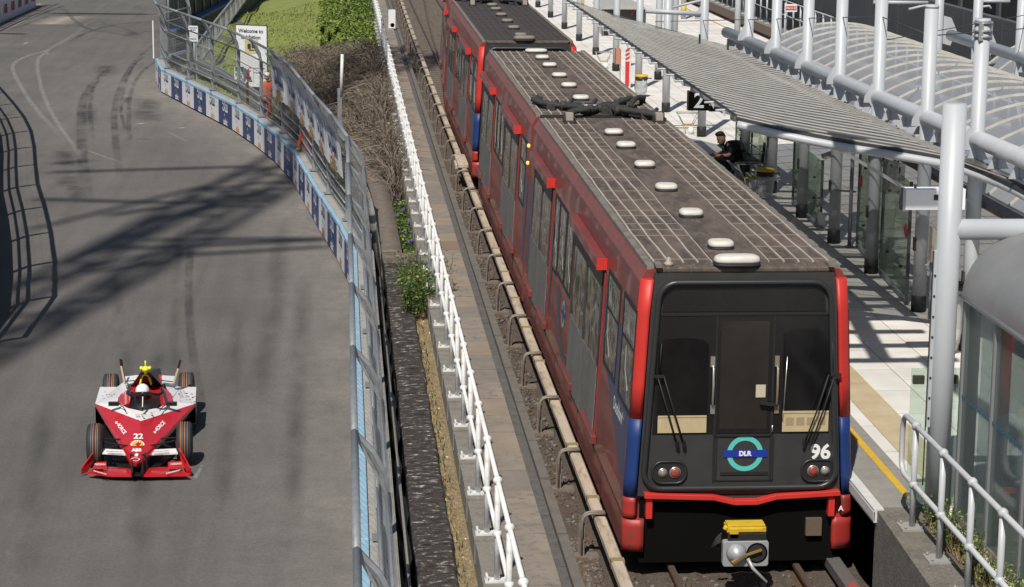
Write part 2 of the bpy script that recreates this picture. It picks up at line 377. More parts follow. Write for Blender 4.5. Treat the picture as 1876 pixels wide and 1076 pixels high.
# curved top: from the post head the mesh leans over the road
TOP=[(0,1.0),(0,2.75),(-.05,3.0),(-.16,3.22),(-.34,3.42)]
def lean_mesh(L,p=.20,t=.0026):
    q=MB(); n=int(L/p)
    for a,b in zip(TOP[1:],TOP[2:]):
        for i in range(n+1): x=i*L/n; q.bar((x,-a[0]*-1,a[1]),(x,b[0],b[1]),t,t,(1,0,0))
        m_=(a[1]+b[1])/2
        for f_ in (0,): q.bar((0,lerp(a[0],b[0],f_),lerp(a[1],b[1],f_)),(L,lerp(a[0],b[0],f_),lerp(a[1],b[1],f_)),t,t)
    return q
block_side=mat('barrier_concrete',(.36,.35,.33),.85,col2=(.26,.25,.24),nscale=5,bump=.3)
mesh_cache={}
def share(key,fn,mats):
    if key not in mesh_cache: mesh_cache[key]=fn().mesh(key,mats)
    return mesh_cache[key]
def fence_panel(loc, rot, L, label, group, heavy=False):
    # local x along the fence, local -y towards the road, z from road level
    t=thing('debris_fence_panel',label,'debris fence',loc,rot,group)
    key='%.2f'%L+('h' if heavy else '')
    k_=2.0 if heavy else 1.0
    def P(nm,fn,mats):
        o=link(nm,share(nm+key,fn,mats),t); return o
    def post():
        q=MB(); q.bar((0,0,.96),(0,0,2.75),.1,.1); q.tube([(0,0,2.7),(0,-.05,3.0),(0,-.16,3.22),(0,-.36,3.44)],.045,6,0,True,False); q.bar((0,-.01,2.78),(0,-.36,3.47),.13,.03,(0,1,0)); q.box(-.12,.12,-.12,.12,.955,.985); q.bar((0,.02,1.0),(0,.34,-.0),.05,.05); return q
    P('post',post,galv)
    def rail(z,y=0,r=.024): return lambda: MB().tube([(0,y-.05,z),(L,y-.05,z)],r,6)
    P('top_rail',rail(3.44,-.30,.045*(1.3 if heavy else 1)),galv)
    P('head_rail',rail(2.76,.05,.03),galv)
    for i,z in enumerate((1.45,2.05,2.68) if heavy else (1.35,1.62,2.4)):
        o=link('rail',share('rail%d'%i+key,rail(z,0,.02*k_),galv),t)
    P('wire_mesh',lambda: wire_mesh(L,1.0,2.75),wm)
    P('leaning_mesh',lambda: lean_mesh(L),wm)
    return t
NB=len(SMr)-1
for i in range(NB):
    a,b=SMr[i],SMr[i+1]; d=(b-a); L=d.length; rot=math.atan2(d.y,d.x)
    lab='barrier block with navy and white ad panels, '+nth(i)+' from the near end'
    t=thing('barrier_block',lab,'barrier block',a,rot,'barrier blocks on the right of the road')
    # local: x along, +y = left of direction = road side (curve runs away from the camera, road on its left)
    q=MB(); q.prism([(-.62,.05),(-.62,.25),(-.5,.5),(-.46,H-.02),(-.11,H-.02),(-.11,H-.11),(-.03,H-.11),(-.03,.5),(-.02,.12),(-.02,.05)],lambda y,z,x:V((x,y,z)),.012,L-.012); 
    for xx in (.6,L-1.0): q.box(xx,xx+.35,-.6,-.06,0,.05)
    q.build('concrete_body',block_side,t,local=True)
    q=MB(); q.box(.012,L-.012,-.10,.0,H-.1,H); q.build('blue_cap',skyb,t,local=True,bevel=.015)
    for k,(x0,x1) in enumerate(((.02,L/2-.004),(L/2+.004,L-.02))):
        dark=(k==0)
        q=MB(); q.box(x0,x1,-.03,-.0,.06,H-.103,0)
        fm=frame_mat(((x0+x1)/2,.004,.53),(-1,0,0),(0,0,1))
        sabic(q,fm,.88,1,2)
        q.build('navy_ad_panel' if dark else 'white_ad_panel',[navy,whitep,whitep] if dark else [wvin,navyp,orangev],t,local=True)
    # fence panel above
    # mirrored so that local -y faces the road: start at b and run back to a
    nrm=V((-d.y,d.x,0)).normalized()
    off=-nrm*.26
    fence_panel(b+off,rot+PI,L,'wire debris fence panel above ad panels, '+nth(i)+' from the near end','debris fence panels above the blocks')
e_=az(283,151,RZ); t=thing('edge_sheet','white sheet edge standing on the far end of the barrier row','sheet',(e_.x,e_.y,RZ+.96)); q=MB(); q.bar(e_+V((-.02,.1,.96)),e_+V((-.02,.1,2.5)),.05,.03); q.build('cloth',wvin,t)
# ---------------- white sabic banners tied to the fence
BANZ0,BANZ1=1.95,3.30
ban=mat('banner_cloth',(.86,.87,.88),.7,col2=(.62,.63,.65),nscale=2,bump=.4,bscale=5)
idx=0
BNR=[p for p in resample(SM,2.95,.5) if 25.5<p.y<47.6]
for a,b in zip(BNR,BNR[1:]):
    d=b-a; L=d.length; nrm=V((-d.y,d.x,0)).normalized(); rows=[]
    nb=1
    for k in range(nb):
        t=thing('sponsor_banner','white fence banner with navy script and gold lettering, '+nth(idx)+' from the near end','banner',a.lerp(b,k/nb)-nrm*.15+V((0,0,BANZ0)),math.atan2(d.y,d.x),'white banners on the debris fence'); idx+=1
        LL=L/nb; q=MB(); rows=[]
        prof=[(0,0),(.03,.5),(.06,.85),(.12,1.08),(.25,1.34)]
        for j in range(13):
            x=LL*j/12; rows.append([V((x,y+.007*math.sin(j*1.7+z*3),z+.012*math.sin(j*2.1))) for y,z in prof])
        q.loft(rows,0,closed=False,cap=False); 
        back=[[p+V((0,-.006,0)) for p in r] for r in rows]; q.loft(back[::-1],0,closed=False,cap=False)
        q.build('cloth',ban,t,local=True)
        def cloth_y(x,z):
            for (y0,z0),(y1,z1) in zip(prof,prof[1:]):
                if z<=z1: break
            return lerp(y0,y1,(z-z0)/(z1-z0))+.007*math.sin((x/LL*12)*1.7+z*3)
        q=MB(); fm=frame_mat((LL*.5,0,.84),(-1,0,0),(0,0,1)); logo_arabic(q,fm,1.55,0,.72)
        fm=frame_mat((LL*.5,0,.20),(-1,0,0),(0,0,1)); q.text('sabic',.60,fm,1,bold=.02)
        for p in q.v: p.y=cloth_y(p.x,p.z)+.045
        q.build('printed_logo',[navyp,gold],t,local=True)

# ---------------- left barrier (its face is just outside the frame; its fence throws the mesh shadow on the road)
SX,SY=.26,.72
dark_px=[(4,240),(10,348),(20,397),(27,446),(30,495),(24,574),(2,609),(-40,655),(-110,730)]
LB=[az(x,y,RZ)-V((SX*.95,SY*.95,0)) for x,y in dark_px]
LB=[V((-19.5,66,RZ))]+[p+V((-.10,0,0)) for p in LB]
LBs=catmull(LB,6)
LBr=resample(LBs,4.1,.3)
for i in range(len(LBr)-1):
    a,b=LBr[i],LBr[i+1]; d=b-a; L=d.length; rot=math.atan2(d.y,d.x)
    t=thing('barrier_block','plain concrete block left of the road, '+nth(i)+' from the far end','barrier block',a,rot,'barrier blocks on the left of the road')
    q=MB(); q.prism([(-.6,0),(-.55,.25),(-.5,.5),(-.5,H),(0,H),(0,.5),(.02,.25),(.02,0)],lambda y,z,x:V((x,y,z)),.01,L-.01); q.build('concrete_body',block_side,t,local=True)
    q=MB(); q.box(.012,L-.012,-.52,.02,H+.002,H+.05); q.build('blue_cap',skyb,t,local=True)
    nrm=V((-d.y,d.x,0)).normalized()
    fence_panel(b-nrm*.26,rot+PI,L,'wire debris fence panel on the left barrier, '+nth(i)+' from the far end','debris fence panels on the left barrier',heavy=True)
# ================================================================ LEFT BACKGROUND: bank, hedge, signs
def rnd(a,b): return random.uniform(a,b)
grassm=mat('grass',(.15,.195,.04),.9,col2=(.235,.26,.07),nscale=.7,nlo=.3,nhi=.7,col3=(.19,.20,.07),n3=6,bump=.6,bscale=30)
soil=mat('bramble_soil',(.10,.08,.055),.95,col2=(.18,.145,.10),nscale=2,col3=(.06,.07,.03))
# bank: sheet from the track edge up to the parapet, grass beyond Y=55, bare soil nearer
gb=MB(); bx=[-3.05,-4,-5,-6,-7,-8,-9,-10,-11,-12.5]; by=[19+1.5*i for i in range(70)]
def edge_x(y):
    best=min(SM,key=lambda q:abs(q.y-y)); return best.x+.75
def bank_z(x,y):
    t=min(1,max(0,(x-edge_x(y))/(max(.5,-3.0-edge_x(y)))))
    return -1.55+1.15*t+.08*math.sin(x*1.7+y*.6)
for y in by:
    e=edge_x(y) if y<66 else -10.4+(y-66)*.0
    for i in range(12):
        x=lerp(-2.97,e,i/11); gb.v.append(V((x,y,bank_z(x,y))))
for j in range(len(by)-1):
    for i in range(11):
        gb.f.append([j*12+i,j*12+i+1,(j+1)*12+i+1,(j+1)*12+i]); gb.m.append(0 if by[j]>56 else 1); gb.s.append(True)
gb.build('grass_bank',[grassm,soil],kind='structure')
# grass blades as stuff
bl=MB()
for i in range(15000):
    y=rnd(54,104); x=rnd(-10.2,-3.2)
    if x<edge_x(min(y,66))+.2: continue
    z=bank_z(x,y)-.02; h=rnd(.05,.12)*(1.8 if random.random()<.06 else 1); a=rnd(0,PI); w=rnd(.02,.05); dx,dy=math.cos(a)*w,math.sin(a)*w
    bl.add([(x-dx,y-dy,z),(x+dx,y+dy,z),(x+rnd(-.1,.1),y+rnd(-.1,.1),z+h)],[(0,1,2)],random.choice((0,0,1,1,2)))
bl.build('grass',[mat('blade_a',(.15,.20,.036),.8),mat('blade_b',(.21,.25,.055),.8),mat('blade_c',(.25,.25,.10),.8)],kind='stuff')
leaf=[mat('leaf_a',(.045,.085,.012),.6),mat('leaf_b',(.12,.19,.025),.6),mat('leaf_c',(.22,.28,.04),.6),mat('leaf_d',(.022,.045,.01),.65)]
def leaves(mb, n, fn, size, mats=4, wts=(3,4,3,2)):
    for i in range(n):
        p,out=fn()
        nrm=(out+V((rnd(-1,1),rnd(-1,1),rnd(-.3,1)))*.8).normalized(); t=nrm.orthogonal().normalized(); b=nrm.cross(t); a=rnd(0,2*PI)
        t2=t*math.cos(a)+b*math.sin(a); b2=nrm.cross(t2); s=size*rnd(.6,1.3)
        mb.add([p-t2*s*.5,p-b2*s*.28,p+t2*s*.5,p+b2*s*.28],[(0,1,2,3)],random.choices(range(mats),wts[:mats])[0])
bark=mat('bark',(.09,.065,.045),.9,col2=(.14,.11,.08),nscale=20)
def hedge(label, x0,x1,y0,y1,z0,z1,n,group,wts,size=.12):
    t=thing('hedge_shrub',label,'hedge',((x0+x1)/2,(y0+y1)/2,z0),0,group)
    q=MB()
    for i in range(7):
        bxx,byy=rnd(x0+.2,x1-.2),rnd(y0+.2,y1-.2); q.tube([(bxx,byy,z0-.3),(bxx+rnd(-.1,.1),byy,lerp(z0,z1,.5)),(bxx+rnd(-.3,.3),byy+rnd(-.3,.3),z1-.25)],[.05,.035,.01],5)
    q.build('trunk',bark,t)
    q=MB(); ph=[rnd(0,6) for _ in range(4)]
    def fn():
        u,v,w_=random.random(),random.random(),random.random(); r=random.random()
        bump=.22*math.sin(u*9+ph[0])*math.sin(v*11+ph[1])+.1*math.sin(u*23+ph[2])
        if r<.45: p=V((lerp(x0,x1,u),lerp(y0,y1,v),z1+bump-.25*w_*w_)); o=V((0,0,1))
        elif r<.8: p=V((lerp(x0,x1,u),y0+.3*w_*w_+bump*.6,lerp(z0,z1,v))); o=V((0,-1,0))
        elif r<.93: p=V((x0+.3*w_*w_+bump*.6,lerp(y0,y1,u),lerp(z0,z1,v))); o=V((-1,0,0))
        else: p=V((lerp(x0,x1,u),lerp(y0,y1,v),lerp(z0,z1,w_))); o=V((0,0,1))
        return p,o
    leaves(q,n,fn,size,4,wts); q.build('foliage',leaf,t)
hedge('clipped green hedge block with bright sunny leaves, nearest to the brown brambles',-4.35,-2.98,64,74,-.7,.55,9000,'hedge blocks by the white railing',(2,4,4,2))
hedge('clipped green hedge block behind the nearest hedge block, beside the white railing',-3.9,-2.9,75.5,87,-.7,.6,7000,'hedge blocks by the white railing',(3,4,3,3))
hedge('yellow-green hedge block on the grass edge, left of the other hedge blocks',-5.3,-4.25,74.5,90,-.8,.4,7000,'hedge blocks by the white railing',(2,4,5,1))
hedge('far dark green hedge block at the top edge beside the white railing',-5.2,-2.9,91,104,-.7,.7,6000,'hedge blocks by the white railing',(4,4,2,3))
# brambles: dry brown twigs
tw=[mat('twig_a',(.17,.135,.10),.85),mat('twig_b',(.25,.21,.165),.85),mat('twig_c',(.075,.055,.04),.9)]
def bramble(label,x0,x1,y0,y1,n,hmax,group,green=0):
    t=thing('bramble_bush',label,'bramble',((x0+x1)/2,(y0+y1)/2,-.7),0,group); q=MB()
    for i in range(n):
        x,y=rnd(x0,x1),rnd(y0,y1); z=bank_z(x,y)
        if x<edge_x(y)+.35: continue
        h=hmax*rnd(.5,1); a=rnd(0,2*PI); L=rnd(.3,1.0); pts=[]
        for k in range(5):
            s=k/4; pts.append((x+math.cos(a)*L*s*s+rnd(-.05,.05),y+math.sin(a)*L*s*s+rnd(-.05,.05),z+h*math.sin(s*PI*.62)+rnd(-.03,.03)))
        q.tube(pts,[.016,.013,.010,.008,.004],3,random.choice((0,0,1,2)),False,False)
    q.build('twigs',tw,t)
    if green:
        q=MB()
        def fn():
            x,y=rnd(x0,x1),rnd(y0,y1); return V((x,y,bank_z(x,y)+rnd(.1,hmax*.9))),V((0,0,1))
        leaves(q,green,fn,.09,4,(3,3,1,3)); q.build('leaves',leaf,t)
bramble('dry brown bramble thicket beside the curved wall, nearest clump',-4.6,-3.05,28,38,2600,1.2,'bramble thickets on the bank',300)
bramble('tall dry brown bramble thicket in the middle of the bank',-6.0,-3.05,38,49,3600,1.45,'bramble thickets on the bank',500)
bramble('olive and brown bramble thicket below the clipped hedge',-6.6,-3.05,49,63,3800,1.3,'bramble thickets on the bank',2600)
def weeds(name,label,cat,fnpos,n,h,size,wts,group=None,flower=False,stems=120):
    p0=fnpos(); t=thing(name,label,cat,(p0.x,p0.y,p0.z)); q=MB()
    pos=[]
    for i in range(stems):
        p=fnpos(); hh=h*rnd(.5,1.1); lean=V((rnd(-.3,.3),rnd(-.3,.3),1))*hh; q.tube([p,p+lean*.5+V((rnd(-.05,.05),0,0)),p+lean],[.008,.006,.003],3,0,False,False); pos.append((p,lean))
    q.build('stems',mat('stem_green',(.07,.10,.03),.8),t); q=MB()
    def fn():
        p,l=random.choice(pos); s=rnd(.15,1.05); return p+l*s+V((rnd(-.09,.09),rnd(-.09,.09),0)),V((0,0,1))
    leaves(q,n,fn,size,4,wts); q.build('leaves',leaf,t)
    if flower:
        q=MB()
        for i in range(14):
            p,l=random.choice(pos); c=p+l; q.ell(c,(.035,.035,.06),6,4)
        q.build('purple_flowers',mat('purple_flower',(.10,.07,.22),.7),t)
weeds('nettle_patch','green weeds with purple flowers growing between the curved wall and the railing','weeds',lambda:V((rnd(-3.15,-2.95),rnd(18.8,27),-.35)),2600,.42,.075,(4,4,2,3),flower=True,stems=220)
weeds('buddleia_bush','leafy green bush growing through the white railing over the stone wall','bush',lambda:V((rnd(-3.35,-2.78),min(rnd(13.9,17.6),rnd(13.9,19)),rnd(-.1,.1))),2000,.58,.07,(5,3,1,5),stems=170)
weeds('buddleia_sprig','loose green sprigs leaning over the walkway slabs','bush',lambda:V((rnd(-2.75,-2.4),rnd(14.5,17.0),.28)),110,.35,.07,(3,4,2,1),stems=14)
# far wall, grandstand backing and blue strip beyond the corner
dk=mat('dark_sheeting',(.035,.037,.04),.8,col2=(.07,.072,.075),nscale=.6,stretch=(3,3,.3)); bluew=mat('blue_strip',(.06,.12,.32),.6)
t=thing('screened_barrier','dark sheeted barrier with a blue strip behind the debris fence at the far corner','barrier',(-12,76,RZ))
P0,P1=az(322,98,RZ),V((-8.4,122,RZ))
q=MB(); q.prism([(P0.x,P0.y),(P1.x,P1.y),(P1.x-.5,P1.y),(P0.x-.5,P0.y)],lambda a,b,d:V((a,b,d)),RZ,RZ+1.0); q.build('barrier_wall',dk,t)
q=MB(); q.bar(P0+V((-.2,0,1.06)),P1+V((-.2,0,1.06)),.5,.10); q.build('blue_strip',bluew,t)
q=MB(); 
for i in range(16): 
    p=P0.lerp(P1,i/15)+V((-.3,0,1)); q.cyl(p,p+V((0,0,2.4)),.05,n=6)
q.bar(P0+V((-.3,0,3.3)),P1+V((-.3,0,3.3)),.06,.06); q.build('fence_posts',galv,t)
q=MB(); q.prism([(P0.x-.36,P0.y),(P1.x-.36,P1.y),(P1.x-.4,P1.y),(P0.x-.4,P0.y)],lambda a,b,d:V((a,b,d)),RZ+1.12,RZ+3.3); q.build('dark_sheet',dk,t)
# pedestrian guardrail with vertical bars running up the grass edge
t=thing('guardrail','galvanised pedestrian guardrail with vertical bars climbing along the grass edge','railing',(-9.9,66,-1.2))
A,B=az(360,128,-1.1),V((-9.55,112,-.7)); n=46; q2=MB()
for i in range(n+1):
    p=A.lerp(B,i/n); q=MB(); q.bar(p,p+V((0,0,1.0)),.035 if i%4 else .09,.035 if i%4 else .09); q.build('bar' if i%4 else 'post',galv,t)
q2.bar(A+V((0,0,1.0)),B+V((0,0,1.0)),.09,.07); q2.bar(A+V((0,0,.12)),B+V((0,0,.12)),.04,.04); q2.build('handrail',galv,t)
t=thing('crash_barrier','double height galvanised crash barrier behind the debris fence, ending at the guardrail','crash barrier',(-9,60,-1.4))
C=[az(358,120,-.95),az(400,140,-.95),az(440,164,-.95),az(475,190,-.95)]; C=[V((c.x,c.y,-1.5)) for c in C]
for nm,z in (('upper_beam',.75),('lower_beam',.38)):
    q=MB()
    for dz,of in ((-.1,.03),(0,-.03),(.1,.03)): q.bar(C[0]+V((of,0,z+dz)),C[1]+V((of,0,z+dz)),.05,.11); q.bar(C[1]+V((of,0,z+dz)),C[2]+V((of,0,z+dz)),.05,.11); q.bar(C[2]+V((of,0,z+dz)),C[3]+V((of,0,z+dz)),.05,.11)
    q.build(nm,galv,t)
for c in C:
    q=MB(); q.bar(c+V((.12,0,-.2)),c+V((.12,0,.95)),.12,.1); q.build('post',galv,t)
# signs behind / on the fence
signw=mat('sign_white',(.74,.75,.76),.5); inkb=mat('sign_ink',(.02,.02,.025),.6)
def sign_board(name,label,c,w,h,lines,post=None,mats=None,extra=None,face=(-.42,-.9,0)):
    f=V(face).normalized(); xd=V((-f.y,f.x,0)); xd=xd if xd.x>0 else -xd
    t=thing(name,label,'sign',(c.x,c.y,bank_z(c.x,c.y) if post else c.z-h/2)); fm=frame_mat(c,xd,(0,0,1)); q=MB()
    q.box(-w/2,w/2,-h/2,h/2,-.03,0); q.xf(fm); q.build('board',signw,t)
    if lines:
        q=MB()
        for (s,x,y,sz) in lines:
            if s!='BARS': q.text(s,sz,fm@M.Translation((x,y,.005)),0,bold=.006); continue
            st_=len(q.v); u=-sz/2
            while u<sz/2-.02: wd=rnd(.02,.09); q.box(x+u,x+u+wd,y-.018,y+.018,.004,.007); u+=wd+.02
            q.xf(fm,st_)
        q.build('lettering',inkb,t)
    if extra: extra(t,fm)
    if post:
        q=MB()
        for x in post: p=fm@V((x,-h/2,-.06)); q.cyl((p.x,p.y,bank_z(p.x,p.y)-.1),(p.x,p.y,c.z+h/2),.04,n=8)
        q.build('posts',galv,t)
    return t
def big_extra(t,fm):
    q=MB(); q.box(-.28,.28,.1,.62,.004,.009,0)
    q.xf(fm); q.build('yellow_panel',mat('sign_yellow',(.55,.50,.22),.6),t)
    q=MB(); q.box(-.16,-.02,.26,.46,.012,.016); q.box(.01,.17,.3,.5,.012,.016); q.box(-.1,.12,.2,.24,.012,.016); q.xf(fm); q.build('pictogram',inkb,t)
    q=MB(); 
    for a in ((-.66,-.64,-1.17,1.17),(.64,.66,-1.17,1.17),(-.66,.66,1.15,1.17),(-.66,.66,-1.17,-1.15)): q.box(*a,-.035,.012)
    q.xf(fm); q.build('frame',darkmetal,t)
c=ay(461,103,60.5)
sign_board('welcome_sign','tall white welcome board with a yellow panel and dark frame behind the debris fence',c,1.3,2.3,[('Welcome to',-.02,.93,.20),('Exhibition',-.02,.70,.20),('BARS',.2,-.45,.62),('BARS',.15,-.62,.40)],post=(-.45,.45),extra=big_extra)
c=ay(354,62,62)
sign_board('notice_board','small white notice sheet on a post behind the far end of the debris fence',c,.40,.60,[('BARS',0,.22,.30),('BARS',0,.14,.22),('BARS',0,-.2,.26)],post=(0,))
def exit_extra(t,fm):
    q=MB(); 
    for x in (-.11,0,.11): q.box(x-.035,x+.035,.05,.2,.004,.008)
    q.text('EXIT',.13,fm@M.Translation((0,-.05,.006)),0,bold=.006) if False else None
    q.xf(fm); q.text('EXIT',.14,fm@M.Translation((0,-.06,.006)),0,bold=.006); q.build('green_print',mat('sign_green',(.03,.32,.10),.6),t)
def fire_extra(t,fm):
    q=MB(); q.box(-.05,.05,-.02,.18,.004,.008); q.box(.05,.11,.13,.16,.004,.008); q.box(-.02,.02,.18,.22,.004,.008); q.box(.1,.14,-.22,-.17,.004,.008); q.xf(fm); q.text('FIRE',.12,fm@M.Translation((0,-.10,.006)),0,bold=.006); q.build('red_print',mat('sign_red',(.55,.02,.05),.6),t)
c1=ay(438,134,53.0); c2=ay(455,138,52.6)
sign_board('exit_sign','small white sign with green EXIT lettering tied to the debris fence',c1,.36,.44,None,extra=exit_extra)
sign_board('fire_point_sign','small white sign with a red extinguisher and FIRE lettering tied to the debris fence',c2,.38,.46,None,extra=fire_extra)
t=thing('marker_post','slim orange post standing just behind the blue capped barrier below the fire sign','post',(c2.x,c2.y+.5,-1.3)); q=MB(); p=ay(454,200,52.9); q.bar((p.x,p.y,-1.5),(p.x,p.y,c2.z-.1),.09,.05); q.build('orange_shaft',mat('orange_plastic',(.65,.17,.02),.5),t)
q=MB(); q.box(p.x-.16,p.x+.16,p.y-.16,p.y+.16,-1.55,-1.47); q.build('foot',black,t)
# slim white pole with a lattice foot in the brambles
t=thing('slim_pole','slim pale pole with a perforated lower bracket standing above the white banners','pole',(-4.36,38.5,-.8)); q=MB()
pt=ay(627,100,38.5); pb=ay(625,178,38.5); q.cyl(pb,pt,.045,n=8); q.build('upper_shaft',white,t)
q=MB(); pb2=ay(622,232,38.5); q.bar(V((pb2.x,38.5,-.8)),V((pb2.x+.01,38.5,pb.z+.25)),.12,.06); q.build('lower_bracket',galv,t)
# far white barrier wall with red sponsor letters, top left
t=thing('sponsor_barrier','white barrier wall with red sponsor letters at the far left of the road','barrier',(-22.5,108,RZ))
P0=az(-60,70,RZ); P1=az(66,13,RZ); d=(P1-P0); L=d.length; xd=d.normalized(); fm=frame_mat(P0,xd,(0,0,1)); q=MB(); q.box(0,L,0,1.35,-.5,0); q.xf(fm); q.build('wall',wvin,t)
q=MB(); k=int(L/2.3)
for i in range(k+1):
    x=L-1.0-i*2.35
    if x>0: q.text('ABB',.68,fm@M.Translation((x,.62,.01)),0,bold=.03)
q.build('red_letters',mat('sponsor_red',(.42,.03,.06),.6),t)
q=MB(); q.box(0,L,1.352,1.5,-.55,.03); q.xf(fm); q.build('cap',mat('navy_cap',(.03,.04,.08),.6),t)
q=MB()
for i in range(int(L/4)+1): q.bar(fm@V((i*4,1.5,-.3)),fm@V((i*4,4.0,-.3)),.1,.1)
q.bar(fm@V((0,4.0,-.1)),fm@V((L,4.0,-.1)),.08,.08); q.bar(fm@V((0,2.7,-.3)),fm@V((L,2.7,-.3)),.05,.05)
q.build('fence_frame',galv,t)
q=MB()
for i in range(int(L/.25)+1): q.bar(fm@V((i*.25,1.5,-.3)),fm@V((i*.25,4.0,-.3)),.008,.008)
for i in range(11): q.bar(fm@V((0,1.5+i*.25,-.3)),fm@V((L,1.5+i*.25,-.3)),.008,.008)
q.build('wire_mesh',wm,t)
# unseen lattice boom and cables added to throw the soft shadow over the road
t=thing('lattice_boom','tall lattice boom with stay cables high above the road','crane',(-27,-30,RZ)); q=MB()
HB=60; A=az(40,572,RZ); B=az(560,288,RZ); ex=(B-A); A=A-ex*.6; B=B+ex*.8
o=V((-SX*HB,-SY*HB,HB)); A2,B2=A+o,B+o; dd=(B2-A2).normalized(); sd=V((-dd.y,dd.x,0)); n=26; lr=random.Random(8)
ch=[sd*-1.25,sd*1.15,sd*-.4+V((0,0,2.2)),sd*.5+V((0,0,2.2))]
for c in ch: q.bar(A2+c,B2+c,.34,.34)
for i in range(n):
    for (c,e) in ((ch[0],ch[1]),(ch[0],ch[2]),(ch[1],ch[3]),(ch[2],ch[3])):
        if lr.random()<.25: continue
        a=A2.lerp(B2,(i+lr.uniform(-.3,.3))/n)+(c if i%2 else e); b=A2.lerp(B2,(i+1+lr.uniform(-.4,.8))/n)+(e if i%2 else c); q.bar(a,b,.19,.19)
for (p0,p1) in (((90,316),(470,305)),((280,440),(600,437)),((240,455),(600,440)),((60,365),(320,372)),((300,470),(600,452)),((60,420),(420,330)),((150,470),(560,318)),((30,520),(330,390)),((100,300),(160,295)),((200,395),(520,345))):
    a=az(*p0,RZ)+o; b=az(*p1,RZ)+o; q.bar(a,b,.26,.26)
q.build('boom',darkmetal,t)
q=MB(); q.bar(V((A2.x,A2.y,RZ)),A2,1.2,1.2); q.build('mast',darkmetal,t)
# ================================================================ BETWEEN ROAD AND TRACK
# dark sheeting fence and drain gap behind the barrier
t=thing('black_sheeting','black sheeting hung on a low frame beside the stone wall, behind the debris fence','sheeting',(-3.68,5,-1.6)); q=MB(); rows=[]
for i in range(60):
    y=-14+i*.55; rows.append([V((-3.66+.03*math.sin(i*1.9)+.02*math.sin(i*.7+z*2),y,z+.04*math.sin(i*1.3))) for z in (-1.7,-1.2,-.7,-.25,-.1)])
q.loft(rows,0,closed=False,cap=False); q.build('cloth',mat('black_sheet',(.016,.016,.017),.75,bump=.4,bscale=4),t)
q=MB(); q.tube([(-3.70,-14,-.10),(-3.70,18,-.10)],.02,6); q.build('top_rope',mat('rope',(.3,.28,.24),.8),t)
t=thing('blue_hose','blue corrugated hose lying along the foot of the barrier in the gap','hose',(-3.78,-2,-1.2)); q=MB()
pts=[V((-3.80+.02*math.sin(y*.7),y,-.72)) for y in [-14+.5*i for i in range(32)]]; q.tube(pts,.05,8); q.build('hose_body',mat('blue_hose',(.05,.16,.36),.4,col2=(.07,.22,.45),nscale=30,stretch=(1,6,1)),t)
# blotched stone wall top with a step, retaining the gravel strip
def blot():
    m=mat('lichen_stone',(.022,.018,.016),.92,bump=.8,bscale=25); nt=m.node_tree; b=nt.nodes['Principled BSDF']; tc=nt.nodes.new('ShaderNodeTexCoord'); mp=nt.nodes.new('ShaderNodeMapping'); mp.inputs['Scale'].default_value=(.8,1.5,.8)
    n=nt.nodes.new('ShaderNodeTexNoise'); n.inputs['Scale'].default_value=7; n.inputs['Detail'].default_value=10; n.inputs['Roughness'].default_value=.78
    r=nt.nodes.new('ShaderNodeValToRGB'); e=r.color_ramp.elements; e[0].position=.42; e[0].color=(.018,.014,.012,1); e[1].position=.63; e[1].color=(.55,.53,.50,1); x=e.new(.56); x.color=(.060,.047,.040,1)
    nt.links.new(tc.outputs['Object'],mp.inputs[0]); nt.links.new(mp.outputs[0],n.inputs['Vector']); nt.links.new(n.outputs['Fac'],r.inputs['Fac']); nt.links.new(r.outputs[0],b.inputs['Base Color']); return m
stone=blot()
t=thing('stone_wall','long blotched dark stone wall top running beside the gravel strip and white railing','wall',(-3.4,0,-1.6)); q=MB()
random.seed(33); y=-14
while y<19.4:
    L=rnd(.5,.95); a0,a1=rnd(-.015,.01),rnd(-.012,.012); zt=rnd(-.012,.012)
    q.prism([(-3.62+a0,-1.7),(-3.62+a0,-.03+zt),(-3.595+a0,.0+zt),(-3.19+a1,.012+zt),(-3.165+a1,-.02+zt),(-3.165+a1,-.5)],lambda a,b,d:V((a+.006*math.sin(d*9),d,b)),y+.004,y+L-.004); y+=L
q.build('wall_top',stone,t)
# curved retaining wall round the brambles with a brown coping
cop=mat('brown_coping',(.13,.105,.085),.9,col2=(.20,.165,.135),nscale=6,col3=(.08,.065,.055),bump=.5)
t=thing('curved_wall','curved concrete retaining wall with a brown coping in front of the brambles','wall',(-3.6,27,-1.6))
C=catmull([az(x,y,.12) for x,y in ((655,262),(672,296),(690,335),(702,375),(711,420),(718,462))],5)
q=MB(); rows=[]
for i,p in enumerate(C):
    d=(C[min(i+1,len(C)-1)]-C[max(i-1,0)]).normalized(); n=V((-d.y,d.x,0)); n=n if n.x>0 else -n
    rows.append([p-n*.20+V((0,0,-.12)),p-n*.20,p+n*.20,p+n*.20+V((0,0,-.12))])
q.loft(rows,0,closed=True); q.build('coping',cop,t)
q=MB(); q.loft([[V((a.x+.05,a.y,-1.9)),V((a.x+.05,a.y,a.z-.004)),V((b.x-.05,b.y,b.z-.004)),V((b.x-.05,b.y,-1.9))] for a,_,_,b in rows],0,closed=True); q.build('wall_face',concrete,t)
q=MB(); e=C[-1]; q.prism([(e.x-.22,e.y-.02),(e.x-.22,e.y-.55),(-2.98,e.y-.62),(-2.98,e.y-.02)],lambda a,b,d:V((a,b,d)),-.6,.10); q.build('return_block',cop,t)
